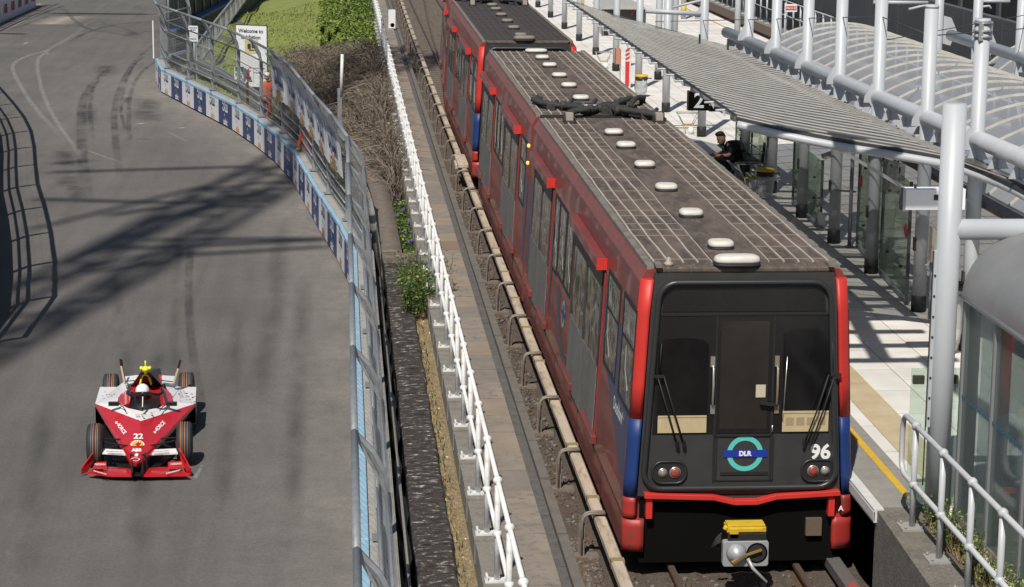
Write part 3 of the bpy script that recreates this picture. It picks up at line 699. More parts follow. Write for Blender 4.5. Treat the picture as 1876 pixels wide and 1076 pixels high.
# gravel and dry grass strip
grav=mat('straw_gravel',(.31,.245,.145),.95,col2=(.18,.135,.08),nscale=14,nlo=.35,nhi=.65,col3=(.12,.085,.05),n3=30,bump=.8,bscale=60)
q=MB(); n=70
for i in range(n):
    y0,y1=-14+i*.5,-13.5+i*.5; q.quad((-3.17,y0,-.12),(-2.93,y0,-.10),(-2.93,y1,-.10),(-3.17,y1,-.12))
q.build('gravel_strip',grav,kind='structure')
q=MB()
for i in range(2600):
    x,y=rnd(-3.15,-2.95),rnd(-8,15); z=-.11; a=rnd(0,6.3); l=rnd(.02,.07); q.add([(x,y,z),(x+.006,y+.004,z),(x+math.cos(a)*l,y+math.sin(a)*l,z+rnd(.01,.06))],[(0,1,2)],random.choice((0,0,1)))
for i in range(16):
    x,y=rnd(-3.15,-2.95),rnd(-8,14); q.ell((x,y,-.10),(rnd(.01,.025),rnd(.01,.03),.012),6,4,2)
for i in range(420):
    x,y=rnd(-3.19,-3.05),rnd(-8,15); q.add([(x,y,-.10),(x+.02,y+.01,-.10),(x+rnd(-.04,.03),y+rnd(-.05,.05),-.10+rnd(.02,.13))],[(0,1,2)],random.choice((0,1,3,3)))
q.build('straw_litter',[mat('straw_a',(.5,.38,.18),.9),mat('straw_b',(.3,.22,.11),.9),mat('white_litter',(.6,.6,.58),.8),mat('moss_green',(.06,.08,.02),.9)],kind='stuff')
# concrete parapet carrying the railing, with stub plinths
plin=mat('plinth_concrete',(.215,.20,.175),.9,col2=(.15,.138,.12),nscale=5,col3=(.26,.245,.215),bump=.4)
t=thing('parapet','low concrete parapet with stub plinths under the white railing','parapet',(-2.8,0,-.3))
q=MB(); q.box(-2.94,-2.72,-14,110,-1.6,.262); q.build('parapet_wall',plin,t)
FP=1.66; POSTY=[.45-1.68*i for i in range(8,0,-1)]+[.45+1.62*i for i in range(62)]
q=MB()
for y in POSTY:
    q=MB(); q.box(-2.955,-2.68,y-.22,y+.24,.0,.288); q.build('plinth',plin,t)
# white tubular railing
t=thing('white_railing','long white two-rail tubular railing on stub plinths between the gravel strip and the track','railing',(-2.8,0,.3))
def post_mesh():
    q=MB(); q.cyl((0,0,.02),(0,0,1.12),.032,n=10)
    for z in (.53,1.12): q.ell((0,0,z),(.055,.055,.05),10,6)
    q.box(-.13,.13,-.07,.07,0,.022)
    for sx in (-1,1): q.box(sx*.11-.012,sx*.11+.012,-.07,.07,.022,.075); q.cyl((sx*.09,0,.02),(sx*.09,0,.05),.015,n=6)
    return q.mesh('post',white)
pm=post_mesh()
for y in POSTY:
    o=link('post',pm,t); o.location=V((-2.80,y,.29))-V((-2.8,0,.3))
q=MB(); q.cyl((-2.80,-14,1.41),(-2.80,105,1.41),.026,n=10); q.build('top_rail',white,t)
q=MB(); q.cyl((-2.80,-14,.82),(-2.80,105,.82),.024,n=10); q.build('mid_rail',white,t)
# walkway slabs, cable duct, kerb
slabm=[mat('slab_a',(.255,.218,.178),.9,col2=(.195,.166,.138),nscale=3,col3=(.15,.13,.11),n3=8,bump=.3),mat('slab_b',(.225,.178,.138),.9,col2=(.27,.222,.175),nscale=3,bump=.3),mat('slab_c',(.17,.15,.13),.9,col2=(.22,.19,.16),nscale=4,bump=.3),mat('slab_rust',(.22,.135,.09),.9,col2=(.19,.15,.12),nscale=3)]
q=MB(); y=-14
while y<115:
    L=rnd(.85,1.0); q.box(-2.655,-2.12,y,y+L-.012,.0,.27+rnd(-.008,.008),random.choices((0,1,2,3),(6,4,2,.5))[0]); y+=L
q.build('walkway_slabs',slabm,kind='structure')
duct=mat('duct_lid',(.085,.08,.075),.9,col2=(.13,.12,.11),nscale=5,col3=(.05,.048,.045)); kerbm=mat('duct_kerb',(.15,.135,.115),.9,col2=(.11,.10,.085),nscale=5,bump=.3)
q=MB(); y=-14
while y<115:
    L=rnd(1.6,2.2); q.box(-2.10,-1.985,y,y+L-.02,.0,.20+rnd(-.01,.01),0); y+=L
y=-14
while y<115:
    L=rnd(1.8,2.4); q.box(-1.975,-1.86,y,y+L-.06,.0,.25+rnd(-.01,.01),1); y+=L
q.build('cable_duct',[duct,kerbm],kind='structure')
# ballast and track bed
balm=mat('ballast',(.070,.052,.040),.95,col2=(.125,.097,.075),nscale=16,nlo=.3,nhi=.7,col3=(.05,.04,.033),n3=40,bump=1,bscale=45)
q=MB(); xs=[-1.87+.09*i for i in range(38)]; ysb=[-12+.1*i for i in range(70)]+[-5+.3*i for i in range(190)]+[52+1.0*i for i in range(70)]
for y in ysb:
    for x in xs: q.v.append(V((x,y,-.13+rnd(-.022,.03))))
n=len(xs)
for j in range(len(ysb)-1):
    for i in range(n-1): q.f.append([j*n+i,j*n+i+1,(j+1)*n+i+1,(j+1)*n+i]); q.m.append(0); q.s.append(False)
q.build('ballast_bed',balm,kind='structure')
q=MB()
for i in range(3600):
    y=rnd(-6,1.5) if random.random()<.65 else rnd(2,30); x=rnd(-1.82,-1.5) if (random.random()<.7 or y>0) else rnd(-1.4,1.3); s=rnd(.018,.04); c=V((x,y,-.12)); b0=len(q.v)
    q.ell(c,(s*rnd(.7,1.3),s*rnd(.7,1.3),s*.8),5,3,random.choice((0,0,1,2)))
    for k in range(b0,len(q.v)): q.v[k]+=V((rnd(-.006,.006),rnd(-.006,.006),rnd(-.006,.006)))
for k in range(len(q.s)): q.s[k]=False
q.build('ballast_stones',[mat('stone_brown',(.10,.078,.06),.9),mat('stone_grey',(.16,.145,.13),.9),mat('stone_rust',(.105,.068,.045),.9)],kind='stuff')
rust=mat('rusty_rail',(.09,.045,.026),.7,col2=(.15,.08,.045),nscale=10); shiny=mat('rail_head',(.13,.10,.085),.5,.4)
def rail_thing(label,fx,y0,y1):
    t=thing('running_rail',label,'rail',(fx(y0),y0,-.1)); P=[V((fx(y),y,0)) for y in [y0+(y1-y0)*i/24 for i in range(25)]]
    sec=[(-.035,.0),(.035,.0),(.035,-.04),(.01,-.05),(.01,-.12),(.06,-.135),(.06,-.15),(-.06,-.15),(-.06,-.135),(-.01,-.12),(-.01,-.05),(-.035,-.04)]
    q=MB(); q.loft([[V((p.x+a,p.y,b-.002)) for a,b in sec] for p in P],0,True,True,False); q.build('rail_body',rust,t)
    q=MB(); q.loft([[V((p.x+a,p.y,b)) for a,b in ((-.03,-.004),(.03,-.004),(.028,.003),(-.028,.003))] for p in P],0,True,True,False); q.build('rail_head',shiny,t)
cx_=lambda y:0 if y<30 else .0006*(y-30)**1.2
rail_thing('rusty running rail under the left wheels of the red train',lambda y:-.72,-14,120)
rail_thing('rusty running rail under the right wheels of the red train',lambda y:.72,-14,120)
rail_thing('second rusty rail curving off between the far rails at the top edge',lambda y:-.72 if y<48 else -.72+.00026*(y-48)**2+.004*(y-48),48.5,120)
sl=mat('sleeper_concrete',(.17,.145,.12),.9,col2=(.12,.10,.08),nscale=6)
q=MB()
for i in range(190): y=-12+i*.7; q.box(-1.25,1.25,y,y+.24,-.3,-.145 if y<3 else -.105)
q.build('sleepers',sl,kind='structure')
# conductor rail with brackets
cr=mat('cream_cover',(.52,.44,.34),.55,col2=(.42,.335,.25),nscale=5,stretch=(1,.2,1),col3=(.30,.215,.14),n3=9); brk=mat('bracket_steel',(.26,.22,.185),.6,.3,col2=(.19,.155,.125),nscale=14)
t=thing('conductor_rail','long cream covered conductor rail on steel brackets beside the train','conductor rail',(-1.45,0,0))
q=MB(); sec=[(-.075,.30),(-.075,.36),(-.055,.385),(.045,.385),(.065,.36),(.065,.30)]
cxr=lambda y:-1.45+(0 if y<35 else .000045*(y-35)**2)
YS=[-14+2.4*i for i in range(56)]
for y0,y1 in zip(YS,YS[1:]): q.loft([[V((cxr(y)+a,y,b)) for a,b in sec] for y in (y0,y1-.012)],0,True,True,False)
q.build('cover',cr,t)
q=MB(); q.loft([[V((cxr(y)+a,y,b)) for a,b in ((-.03,.20),(.03,.20),(.03,.30),(-.03,.30))] for y in YS],0,True,True,False); q.build('contact_rail',darkmetal,t)
for y in YS[2:]: q2=MB(); q2.box(cxr(y)-.08,cxr(y)+.07,y-1.3,y-1.18,.30,.389); q2.build('joint_band',mat('joint_band',(.24,.19,.09),.7),t)
def brmesh():
    q=MB()
    prof=[V((-.22,0,-.10)),V((-.22,0,.30)),V((-.205,0,.37)),V((-.17,0,.405)),V((-.12,0,.42)),V((.05,0,.42))]
    for dy in (-.04,.04): q.tube([p+V((0,dy,0)) for p in prof],.016,6)
    for a,b in zip(prof,prof[1:]): q.bar(a,b,.075,.012,(0,1,0)) if abs((b-a).x)<.01 else q.bar(a,b,.075,.012)
    q.box(-.30,-.02,-.10,.10,-.13,-.085); q.box(-.24,-.19,-.045,.045,-.1,.1)
    return q.mesh('bracket',brk)
bmsh=brmesh()
for i in range(-4,40):
    y=.79+2.78*i; o=link('bracket',bmsh,t); o.location=V((cxr(y),y,0))-V((-1.45,0,0))
t=thing('trackside_box','cream junction box sitting on the conductor rail beside the second train','junction box',(-1.5,30,.36)); q=MB(); q.box(-1.62,-1.36,29.2,30.9,.39,.50); q.box(-1.66,-1.5,29.6,30.3,.30,.43); q.build('box_body',cr,t,bevel=.02)
t=thing('trackside_sign','small pale trackside sign plate with a blue disc beside the white railing','sign',(-2.35,75,.3)); P=ay(718,35,72); fm=frame_mat(P,(1,0,0),(0,0,1)); q=MB(); q.box(-.15,.15,-.4,.4,-.02,0); q.xf(fm); q.build('plate',signw,t)
q=MB(); q.lathe([(0,0),(.09,0)],(0,0,0),14); q.xf(fm@M.Translation((.02,-.26,.006))); q.build('blue_disc',mat('sign_blue',(.02,.08,.35),.5),t); q=MB(); q.cyl((P.x,P.y+.05,.2),(P.x,P.y+.05,P.z+.3),.03,n=6); q.build('post',galv,t)
# ================================================================ LIGHT RAIL TRAIN
redd=mat('dirty_red_side',(.235,.040,.035),.42,col2=(.15,.034,.031),nscale=1.4,stretch=(1,.5,2.2),col3=(.115,.040,.034),n3=3,coat=.15)
reds=mat('skirt_red',(.40,.028,.022),.5,col2=(.28,.026,.022),nscale=2.5,col3=(.16,.05,.04),n3=7)
redm=mat('mid_red',(.36,.030,.026),.4,col2=(.26,.026,.024),nscale=3)
redb=mat('bright_red',(.58,.034,.025),.5,col2=(.50,.028,.022),nscale=2); blueb=mat('livery_blue',(.010,.036,.155),.5); blued=mat('dirty_blue_side',(.035,.050,.135),.4,col2=(.055,.052,.10),nscale=2)
frontg=mat('front_charcoal',(.032,.032,.033),.5,col2=(.044,.043,.043),nscale=3); blackg=mat('black_glass',(.004,.004,.005),.10,col2=(.012,.011,.012),nscale=2); screen=mat('windscreen_surround',(.011,.011,.012),.22,col2=(.017,.0165,.017),nscale=2)
def side_glass():
    m=mat('side_glass',(.010,.011,.012),.08); nt=m.node_tree; b=nt.nodes['Principled BSDF']; tc=nt.nodes.new('ShaderNodeTexCoord'); n=nt.nodes.new('ShaderNodeTexNoise'); n.inputs['Scale'].default_value=2.2; n.inputs['Detail'].default_value=1
    bp=nt.nodes.new('ShaderNodeBump'); bp.inputs['Strength'].default_value=.5; bp.inputs['Distance'].default_value=.05; nt.links.new(tc.outputs['Object'],n.inputs['Vector']); nt.links.new(n.outputs['Fac'],bp.inputs['Height']); nt.links.new(bp.outputs[0],b.inputs['Normal']); return m
sglass=side_glass()
doorg=mat('door_grey',(.155,.155,.148),.5,col2=(.10,.098,.092),nscale=2.5,stretch=(1,1,.4),col3=(.21,.21,.20))
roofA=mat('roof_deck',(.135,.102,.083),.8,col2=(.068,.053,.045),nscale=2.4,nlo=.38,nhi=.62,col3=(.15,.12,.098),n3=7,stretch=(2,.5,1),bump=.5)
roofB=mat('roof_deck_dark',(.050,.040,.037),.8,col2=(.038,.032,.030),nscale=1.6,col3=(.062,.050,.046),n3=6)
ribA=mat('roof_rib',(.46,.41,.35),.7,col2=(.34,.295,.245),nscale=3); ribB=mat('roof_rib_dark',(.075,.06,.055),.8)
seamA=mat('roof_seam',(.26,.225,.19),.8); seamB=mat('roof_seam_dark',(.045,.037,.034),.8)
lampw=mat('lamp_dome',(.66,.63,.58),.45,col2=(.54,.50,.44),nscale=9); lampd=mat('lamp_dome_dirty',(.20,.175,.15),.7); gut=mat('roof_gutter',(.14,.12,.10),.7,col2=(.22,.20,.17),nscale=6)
cream=mat('cream_console',(.52,.42,.25),.6,col2=(.45,.36,.21),nscale=5); chrome=mat('bright_metal',(.6,.58,.54),.3,.8)
teal=mat('roundel_teal',(.10,.52,.47),.45); rblue=mat('roundel_blue',(.012,.035,.30),.45); tw_=mat('white_letters',(.8,.8,.78),.5)
hose=mat('cable_hose',(.028,.028,.026),.75,col2=(.05,.05,.046),nscale=14,bump=.6)
PRO=[(.2,1.31),(.85,1.30),(1.75,1.245),(3.3,1.165),(3.42,1.09)]
def xo(z):
    if z<=PRO[0][0]: return PRO[0][1]
    for (z0,x0),(z1,x1) in zip(PRO,PRO[1:]):
        if z<=z1: return lerp(x0,x1,(z-z0)/(z1-z0))
    return 1.09
def sbox(mb,s,y0,y1,z0,z1,o0,o1,m=0):
    P=[]
    for o in (o0,o1):
        for z in (z0,z1):
            for y in (y0,y1): P.append((s*(xo(z)+o),y,z))
    mb.add(P,[(0,1,3,2),(4,6,7,5),(0,4,5,1),(2,3,7,6),(0,2,6,4),(1,5,7,3)],m)
def spoly(mb,s,poly,o,m=0):   # flat sticker following the side; poly of (y,z)
    mb.add([(s*(xo(z)+o),y,z) for y,z in poly],[tuple(range(len(poly)))],m)
def section(unit, name, lab, y0, L, wins, doors, front, rear, rm, sides=(-1,1), livery=None):
    T=M.Translation(V((0,y0,0)))
    bd=MB(); ya=.085 if front else 0; yb=L-.085 if rear else L
    half=[(x,z) for z,x in PRO]; ring=[(1.20,.2)]+half+[(1.0,3.44)]; ring=ring+[(-x,z) for x,z in ring[::-1]]
    ring[0]=(1.28,.19); ring[-1]=(-1.28,.19)
    bd.prism(ring,lambda a,b,d:V((a,d,b)),ya,yb,0)
    body=bd.build(name,[redd],unit,label=lab,local=True)
    body.location=(0,y0,0); W[body.name]=W[unit.name]@T
    def P(mb,nm,mats,label=None,bevel=0): return mb.build(nm,mats,body,label=label,local=True,bevel=bevel)
    # roof
    rd,rr,rs=rm
    q=MB(); y1=L-(.06 if not rear else .35); q.box(-1.0,1.0,.22 if front else .06,y1,3.441,3.462); q.box(-1.085,-1.005,.1,L-.1,3.425,3.468,1); q.box(1.005,1.085,.1,L-.1,3.425,3.468,1); q.box(-.30,.30,.25,y1-.05,3.4625,3.472,0)
    P(q,'roof_deck',[rd,gut])
    q=MB()
    for k,x in enumerate((-.985,-.82,-.655,-.49,-.325,.325,.49,.655,.82,.985)):
        pts=[]; n=46
        for i in range(n+1):
            y=lerp(.30 if front else .12,y1-.1,i/n); pts.append((x+.005*math.sin(y*2.1+k*.8)+.003*math.sin(y*5+k*2),y,3.472))
        q=MB(); q.loft([[V((p[0]-w_,p[1],3.4625)),V((p[0]+w_,p[1],3.4625)),V((p[0]+w_,p[1],3.482)),V((p[0]-w_,p[1],3.482))] for p in pts for w_ in ((.010 if abs(x)>.4 else .006),)],0,True,True,False); P(q,'roof_rib',[rr])
    q=MB(); yy=.5
    random.seed(5)
    while yy<y1-.3:
        for sx in (-1,1): 
            if random.random()<.9: q.box(min(sx*.31,sx*1.0),max(sx*.31,sx*1.0),yy,yy+.02,3.4625,3.4675)
        yy+=random.choice((.42,.62,.78))
    P(q,'roof_seams',[rs])
    for s in sides:
        for (a,b,z0,z1) in wins:
            q=MB(); sbox(q,s,a,b,z0,z1,-.01,.006,0)
            for (c,d,e,f) in ((a-.05,a,z0-.05,z1+.05),(b,b+.05,z0-.05,z1+.05),(a,b,z0-.05,z0),(a,b,z1,z1+.05)): sbox(q,s,c,d,e,f,-.01,.011,1)
            if b-a>.9 and z1>2.7:
                sbox(q,s,a,b,2.48,2.51,.007,.010,1)
            P(q,'side_window',[sglass,black])
            if s==-1:   # pale hopper shape, plus reflections painted as bent bars on the glass
                q=MB(); rng=random.Random(int(a*100+y0))
                yc=rng.uniform(a+.25,b-.25)
                spoly(q,s,[(yc-.18,2.56),(yc+.16,2.60),(yc-.02,2.80)],.0075)
                P2=[(s*(xo(z)+.0078),y,z) for y,z in ((yc+.1,2.42),(yc+.06,2.15),(yc-.16,2.0),(yc-.2,1.82 if z0<1.8 else 1.95))]
                for u,v_ in zip(P2,P2[1:]): q.bar(u,v_,.026,.003,(1,0,0))
                P(q,'grab_rails',[mat('grab_rail',(.34,.34,.33),.5)])
        for (a,b) in doors:
            m_=(a+b)/2
            q=MB(); sbox(q,s,a-.10,b+.10,.62,2.86,-.02,.012,0); P(q,'door_frame',[black])
            q=MB(); sbox(q,s,a-.145,a-.11,.70,2.84,-.02,.014,0); P(q,'door_edge',[redm])
            for (c,d) in ((a,m_-.012),(m_+.012,b)):
                q=MB(); sbox(q,s,c,d,.66,1.62,.012,.026,0); sbox(q,s,c,d,2.62,2.84,.012,.026,1)
                sbox(q,s,c,c+.07,1.62,2.62,.012,.026,1); sbox(q,s,d-.07,d,1.62,2.62,.012,.026,1)
                lf=P(q,'door_leaf',[doorg,darkmetal])
                q=MB(); sbox(q,s,c+.07,d-.07,1.62,2.62,.012,.02,0); q.build('door_glass',[sglass],body,local=True)
            q=MB(); sbox(q,s,a-.14,b+.02,2.885,3.02,.0,.125,0); 
            P(q,'door_pod',[redd],bevel=.012)
            q=MB(); sbox(q,s,a-.17,a-.142,2.88,3.025,-.01,.13,0); P(q,'pod_end_cap',[redb])  # brighter red paints sunlight onto the near end of the pod
            for (c,d) in ((a-.35,a+.95),(b-.85,b+.45)):
                q=MB(); sbox(q,s,c,d,.70,.81,.0,.075,0); P(q,'door_guide_step',[redd],bevel=.01)
        q=MB(); sbox(q,s,ya,yb,.585,.60,.0,.004,0)
        for yy in (2.2,5.0,8.2,11.4): sbox(q,s,yy,yy+.015,.22,.585,.0,.004,0)
        P(q,'skirt_seams',[black])
    if livery: livery(body,P)
    return body
def roof_lamps(body,ys,ml,md):
    for i,(y,w,d,h) in enumerate(ys):
        q=MB(); pr=[]
        base_=[(x*w/2,yy*d/2) for x,yy in [(math.copysign(abs(math.cos(t))**.6,math.cos(t)),math.copysign(abs(math.sin(t))**.7,math.sin(t))) for t in [2*PI*k/20 for k in range(20)]]]
        q.loft([[V((-.08+x*s,y+yy*s,3.472+h*zf)) for x,yy in base_] for s,zf in ((.97,.30),(1.0,.5),(.95,.8),(.8,.95),(.45,1.0),(.05,1.0))],0)
        q.loft([[V((-.08+x*s,y+yy*s,3.465+zf*h)) for x,yy in base_] for s,zf in ((1.02,0),(1.02,.32))],1)
        q.build('roof_lamp',[ml,black],body,local=True)
def make_unit(label,yoff,rm,lamp_m,yawB,detail=True,xoff=0.0):
    u=thing('light_rail_train',label,'train',(.02+xoff,yoff,0))
    def liv(body,P):
        q=MB()
        spoly(q,-1,[(.18,.62),(.18,3.0),(.05+.18,3.0),(1.2,2.95),(1.2,1.7)],.003) if False else None
        N=14; poly=[(.18,.86)]+[(lerp(.3,2.86,t/N),.86+ (1.95-.86)*(t/N)**.55) for t in range(N+1)]+[(2.86,2.2),(2.86,2.35),(1.2,2.45),(.18,2.3)]
        for k in range(N): pass
        pts=[(lerp(.15,2.85,t/N), .62+1.35*(t/N)**.75) for t in range(N+1)]
        for (ya_,za),(yb_,zb) in zip(pts,pts[1:]): spoly(q,-1,[(ya_,za),(yb_,zb),(yb_,2.55),(ya_,2.55)],.003)
        P(q,'blue_livery_panel',[blued])
        if detail:
            q=MB(); fm=frame_mat((-(xo(1.58)+.006),.98,1.58),(0,-1,0),(.055,0,1)); q.text('Docklands',.22,fm,0,bold=.004); P(q,'side_lettering',[tw_])
            q=MB(); C=(6.6,1.50)
            for i in range(22):
                a0,a1=lerp(-2.9,.2,i/22),lerp(-2.9,.2,(i+1)/22)
                pl=[(C[0]+R_*1.35*math.cos(a),C[1]+R_*.62*math.sin(a)) for R_,a in ((1.3,a0),(1.3,a1),(.98,a1),(.98,a0))]
                pl=[p for p in pl if True]
                if all(6.45<p[0]<9.3 and .66<p[1]<1.70 for p in pl): spoly(q,-1,pl,.003)
            for (y_a,y_b) in ((9.32,9.60),(13.05,13.9)): spoly(q,-1,[(y_a,1.0),(y_b,1.0),(y_b,2.4),(y_a,2.4)],.003)
            P(q,'blue_swoosh',[mat('swoosh_blue',(.05,.05,.085),.4)])
            q=MB()
            for i in range(24):
                a0,a1=2*PI*i/24,2*PI*(i+1)/24; spoly(q,-1,[(7.35+r*math.cos(a),1.40+r*math.sin(a)) for r,a in ((.20,a0),(.20,a1),(.14,a1),(.14,a0))],.006)
            spoly(q,-1,[(7.10,1.37),(7.60,1.37),(7.60,1.43),(7.10,1.43)],.008,1); P(q,'side_roundel',[teal,rblue])
    A=section(u,'front_carriage_body',None,0,13.80,[(.10,1.12,1.80,2.92),(1.52,2.62,1.83,2.90),(6.75,7.55,1.80,2.80),(7.72,8.55,1.80,2.80),(8.72,9.32,1.75,2.80)],[(3.12,6.40),(9.86,12.9)],True,False,rm,livery=liv)
    def livB(body,P):
        q=MB(); 
        for (a,b) in ((.05,.55),): spoly(q,-1,[(a,.9),(b,1.0),(b,2.4),(a,2.4)],.003)
        P(q,'blue_livery_panel',[blued])
        if detail:
            for z in (2.92,2.62):
                q=MB(); q.ell((-(xo(z)+.02),.12,z),(.03,.03,.035),8,5); P(q,'amber_door_light',[mat('amber_lamp',(.9,.45,.08),.4,emit=((1,.5,.1),1.2))])
    B=section(u,'rear_carriage_body',None,14.16,12.5 if detail else 13.86,[(.70,1.75,1.80,2.88),(5.85,6.65,1.80,2.80),(6.85,7.65,1.80,2.80),(7.8,8.35,1.8,2.8)],[(2.22,5.42),(8.72,12.05)],False,True,rm,livery=livB)
    B.rotation_euler=(0,0,yawB)
    def PF(mb,nm,mats,label=None,bevel=0,par=A): return mb.build(nm,mats,par,label=label,local=True,bevel=bevel)
    ld=[(.10,.52,.26,.12)]+[(y,.30,.30,.10) for y in (1.17,3.4,5.56,7.73,9.86,11.43)]
    roof_lamps(A,ld,lampw if lamp_m==0 else lampd,black)
    roof_lamps(B,[(y-14.12,.30 if y<25.5 else .5,.30,.10) for y in (14.75,16.35,18.5,20.4,22.5,24.2,25.75)],lampw if lamp_m==0 else lampd,black)
    # bellows between the carriages
    q=MB()
    for i in range(5): q.box(-1.03,1.03,13.80+i*.073,13.85+i*.073,.45,3.40-.03*(i%2))
    q.box(-1.02,1.02,13.78,14.18,3.405,3.4685)
    q.build('bellows',[black],u,local=True)
    # ---- cab front
    q=MB(); ring=[(-1.155,.85),(1.155,.85),(1.105,1.75),(1.03,3.28),(1.0,3.40),(-1.0,3.40),(-1.03,3.28),(-1.105,1.75)]
    q.prism(ring,lambda a,b,d:V((a,d,b)),.0,.20); PF(q,'front_panel',[frontg])
    q=MB(); q.prism([(-.95,3.40),(.95,3.40),(1.0,3.465),(-1.0,3.465)],lambda a,b,d:V((a,d,b)),.02,.24); PF(q,'front_roof_lip',[roofA],bevel=.02)
    for s in (-1,1):
        for nm,z0,z1,mm in (('red_corner_post',1.75,3.33,redb),('blue_corner_post',.84,1.745,blueb),('red_corner_base',.595,.835,reds),('corner_skirt',.20,.575,reds)):
            q=MB(); rings=[]; k=5
            for i in range(k):
                z=lerp(z0,z1,i/(k-1)); xout=xo(z)+.012; xin=xout-.135
                if nm=='corner_skirt': xin=xout-.24
                arc=[(xin+(xout-xin)*math.sin(t),.09-.115*math.cos(t)) for t in [PI/2*j/7 for j in range(8)]]
                pl=[(xin,.09)]+arc
                rings.append([V((s*x,y,z)) for x,y in (pl if s>0 else pl[::-1])])
            q.loft(rings,0,True,True,True); PF(q,nm,[mm])
    # recessed dark screen with rounded rubber frame tube
    def xf_(z): return lerp(1.10,.955,(z-.95)/(3.28-.95))
    loop=[]
    for x,z in rrect(-1,1,.94,3.30,.20,6):
        loop.append((x*(xf_(z))/1.0,-.035,z))
    # soften corners: rrect already rounded in x by .2
    q=MB(); q.tube(loop,.032,8,0,False,True,True); PF(q,'rubber_frame_tube',[mat('frame_rubber',(.028,.03,.033),.35)])
    q=MB(); q.prism([(-.92,2.97),(.92,2.97),(.90,3.16),(.80,3.24),(-.80,3.24),(-.90,3.16)],lambda a,b,d:V((a,d,b)),-.012,.0); PF(q,'header_glass',[screen])
    q=MB(); q.prism([(-1.0,1.57),(1.0,1.57),(.955,2.93),(-.955,2.93)],lambda a,b,d:V((a,d,b)),-.010,-.0); PF(q,'windscreen_surround',[screen])
    q=MB(); q.box(-.97,.97,-.02,.0,2.925,2.95); PF(q,'header_sill',[black])
    if detail:
        for sx,x0,x1 in ((-1,-.955,-.385),(1,.455,1.0)):
            q=MB(); n=8; top=[(lerp(x1,x0,i/n),(2.60 if sx<0 else 2.70)+.07*math.sin(PI*i/n)**.4) for i in range(n+1)]
            q.prism([(x0,1.585),(x1,1.585)]+top,lambda a,b,d:V((a,d,b)),-.016,-.0095); PF(q,'cab_window',[blackg])
            q=MB(); q.box(x0+.01,x1-.01,-.022,-.0155,1.585,1.765 if sx<0 else 1.80); q.box(x0+.01,x1-.01,-.028,-.0215,1.765 if sx<0 else 1.80,1.785 if sx<0 else 1.825)
            if sx>0:
                for k in range(4): q.box(x0+.05+k*.12,x0+.14+k*.12,-.0245,-.0215,1.66,1.75,1)
            PF(q,'console_panel',[cream,mat('console_shade',(.33,.26,.15),.6)])
        q=MB()
        for x in (-.30,.345): q.box(x-.012,x+.012,-.018,-.008,1.02,2.92)
        q.box(-.30,.345,-.018,-.008,1.535,1.55); PF(q,'door_seams',[black])
        q=MB(); q.box(-.25,.29,-.014,-.0095,1.62,2.86); PF(q,'cab_door_glass',[mat('door_dark_glass',(.022,.019,.017),.14,col2=(.03,.026,.022),nscale=3)])
        q=MB(); q.box(.155,.265,-.020,-.0135,1.985,2.13); PF(q,'notice_sticker',[mat('sticker_cream',(.52,.47,.34),.6)])
        for x,sg in ((-.335,1),(.39,-1)):
            q=MB(); q.tube([(x,-.01,2.36),(x+.0,-.06,2.32),(x,-.07,2.1),(x,-.06,1.92),(x,-.01,1.88)],.014,6); q.box(x-.03,x+.02,-.03,-.01,2.34,2.46); q.box(x-.02,x+.03,-.03,-.01,1.80,1.90); PF(q,'grab_handle',[chrome if sg>0 else mat('handle_worn',(.35,.28,.2),.4,.5)])
        q=MB(); q.bar((.20,-.05,1.93),(.40,-.05,1.90),.04,.03); PF(q,'door_lever',[black])
        q=MB(); q.cyl((.355,-.02,1.58),(.355,-.02,1.66),.008,n=6); q.cyl((.47,-.02,1.70),(.50,-.02,2.45),.006,n=6); PF(q,'bright_strip',[chrome])
        # wipers
        for sx in (-1,1):
            xa=-.965 if sx<0 else 1.035; xb=-.73 if sx<0 else .80
            q=MB()
            for dx in (0,.07): q.tube([(xa+dx*sx*-1,-.07,2.25),(lerp(xa,xb,.5)+dx*-sx*1.0,-.09,1.86),(xb+dx*-sx*1.1,-.06,1.47)],.010,6)
            q.tube([(xa+.02*-sx,-.06,2.28),(xa+.04*-sx,-.06,2.62)],.008,6); q.bar((xa-.05,-.07,2.25),(xa+.07,-.07,2.25),.03,.03)
            for dx in (0,.07): q.bar((xb+dx*-sx*1.1,-.06,1.50),(xb+dx*-sx*1.1-.01*sx,-.05,1.43),.035,.03)
            PF(q,'wiper',[black])
        # lamp clusters
        for sx,xc in ((-1,-.80),(1,.90)):
            q=MB(); o=rrect(-.205,.205,-.135,.135,.12,6); q.loft([[V((xc+x*k,-.0-dy,1.125+z*k)) for x,z in o] for k,dy in ((1,0),(1,.022),(.9,.03),(.87,.016))],0); hs=PF(q,'lamp_housing',[mat('lamp_housing',(.022,.022,.023),.4)])
            for x,mm,nm in ((xc+sx*.075*1.0,mat('head_lens',(.32,.31,.28),.15,col2=(.16,.155,.14),nscale=20),'headlight'),(xc-sx*.065,mat('tail_lens',(.34,.08,.06),.2,col2=(.20,.045,.04),nscale=24),'tail_light')):
                q=MB(); rr_=.058 if nm=='tail_light' else .046
                q.loft([[V((x+rr_*k*math.cos(t),-.016-d,1.125+rr_*k*math.sin(t))) for t in [2*PI*j/16 for j in range(16)]] for k,d in ((1.15,0),(1.12,.012),(.95,.012))],1); q.loft([[V((x+rr_*k*math.cos(t),-.028-d,1.125+rr_*k*math.sin(t))) for t in [2*PI*j/16 for j in range(16)]] for k,d in ((.98,0),(.8,.012),(.4,.02),(.02,.022))],0)
                PF(q,nm,[mm,chrome])
        # lower flap, roundel, number
        q=MB()
        for a in ((-.275,-.265,1.02,1.53),(.37,.38,1.02,1.53),(-.275,.38,1.015,1.027)): q.box(a[0],a[1],-.012,.0,a[2],a[3])
        q.box(-.22,.32,-.013,.0,1.085,1.12); PF(q,'flap_slot',[black])
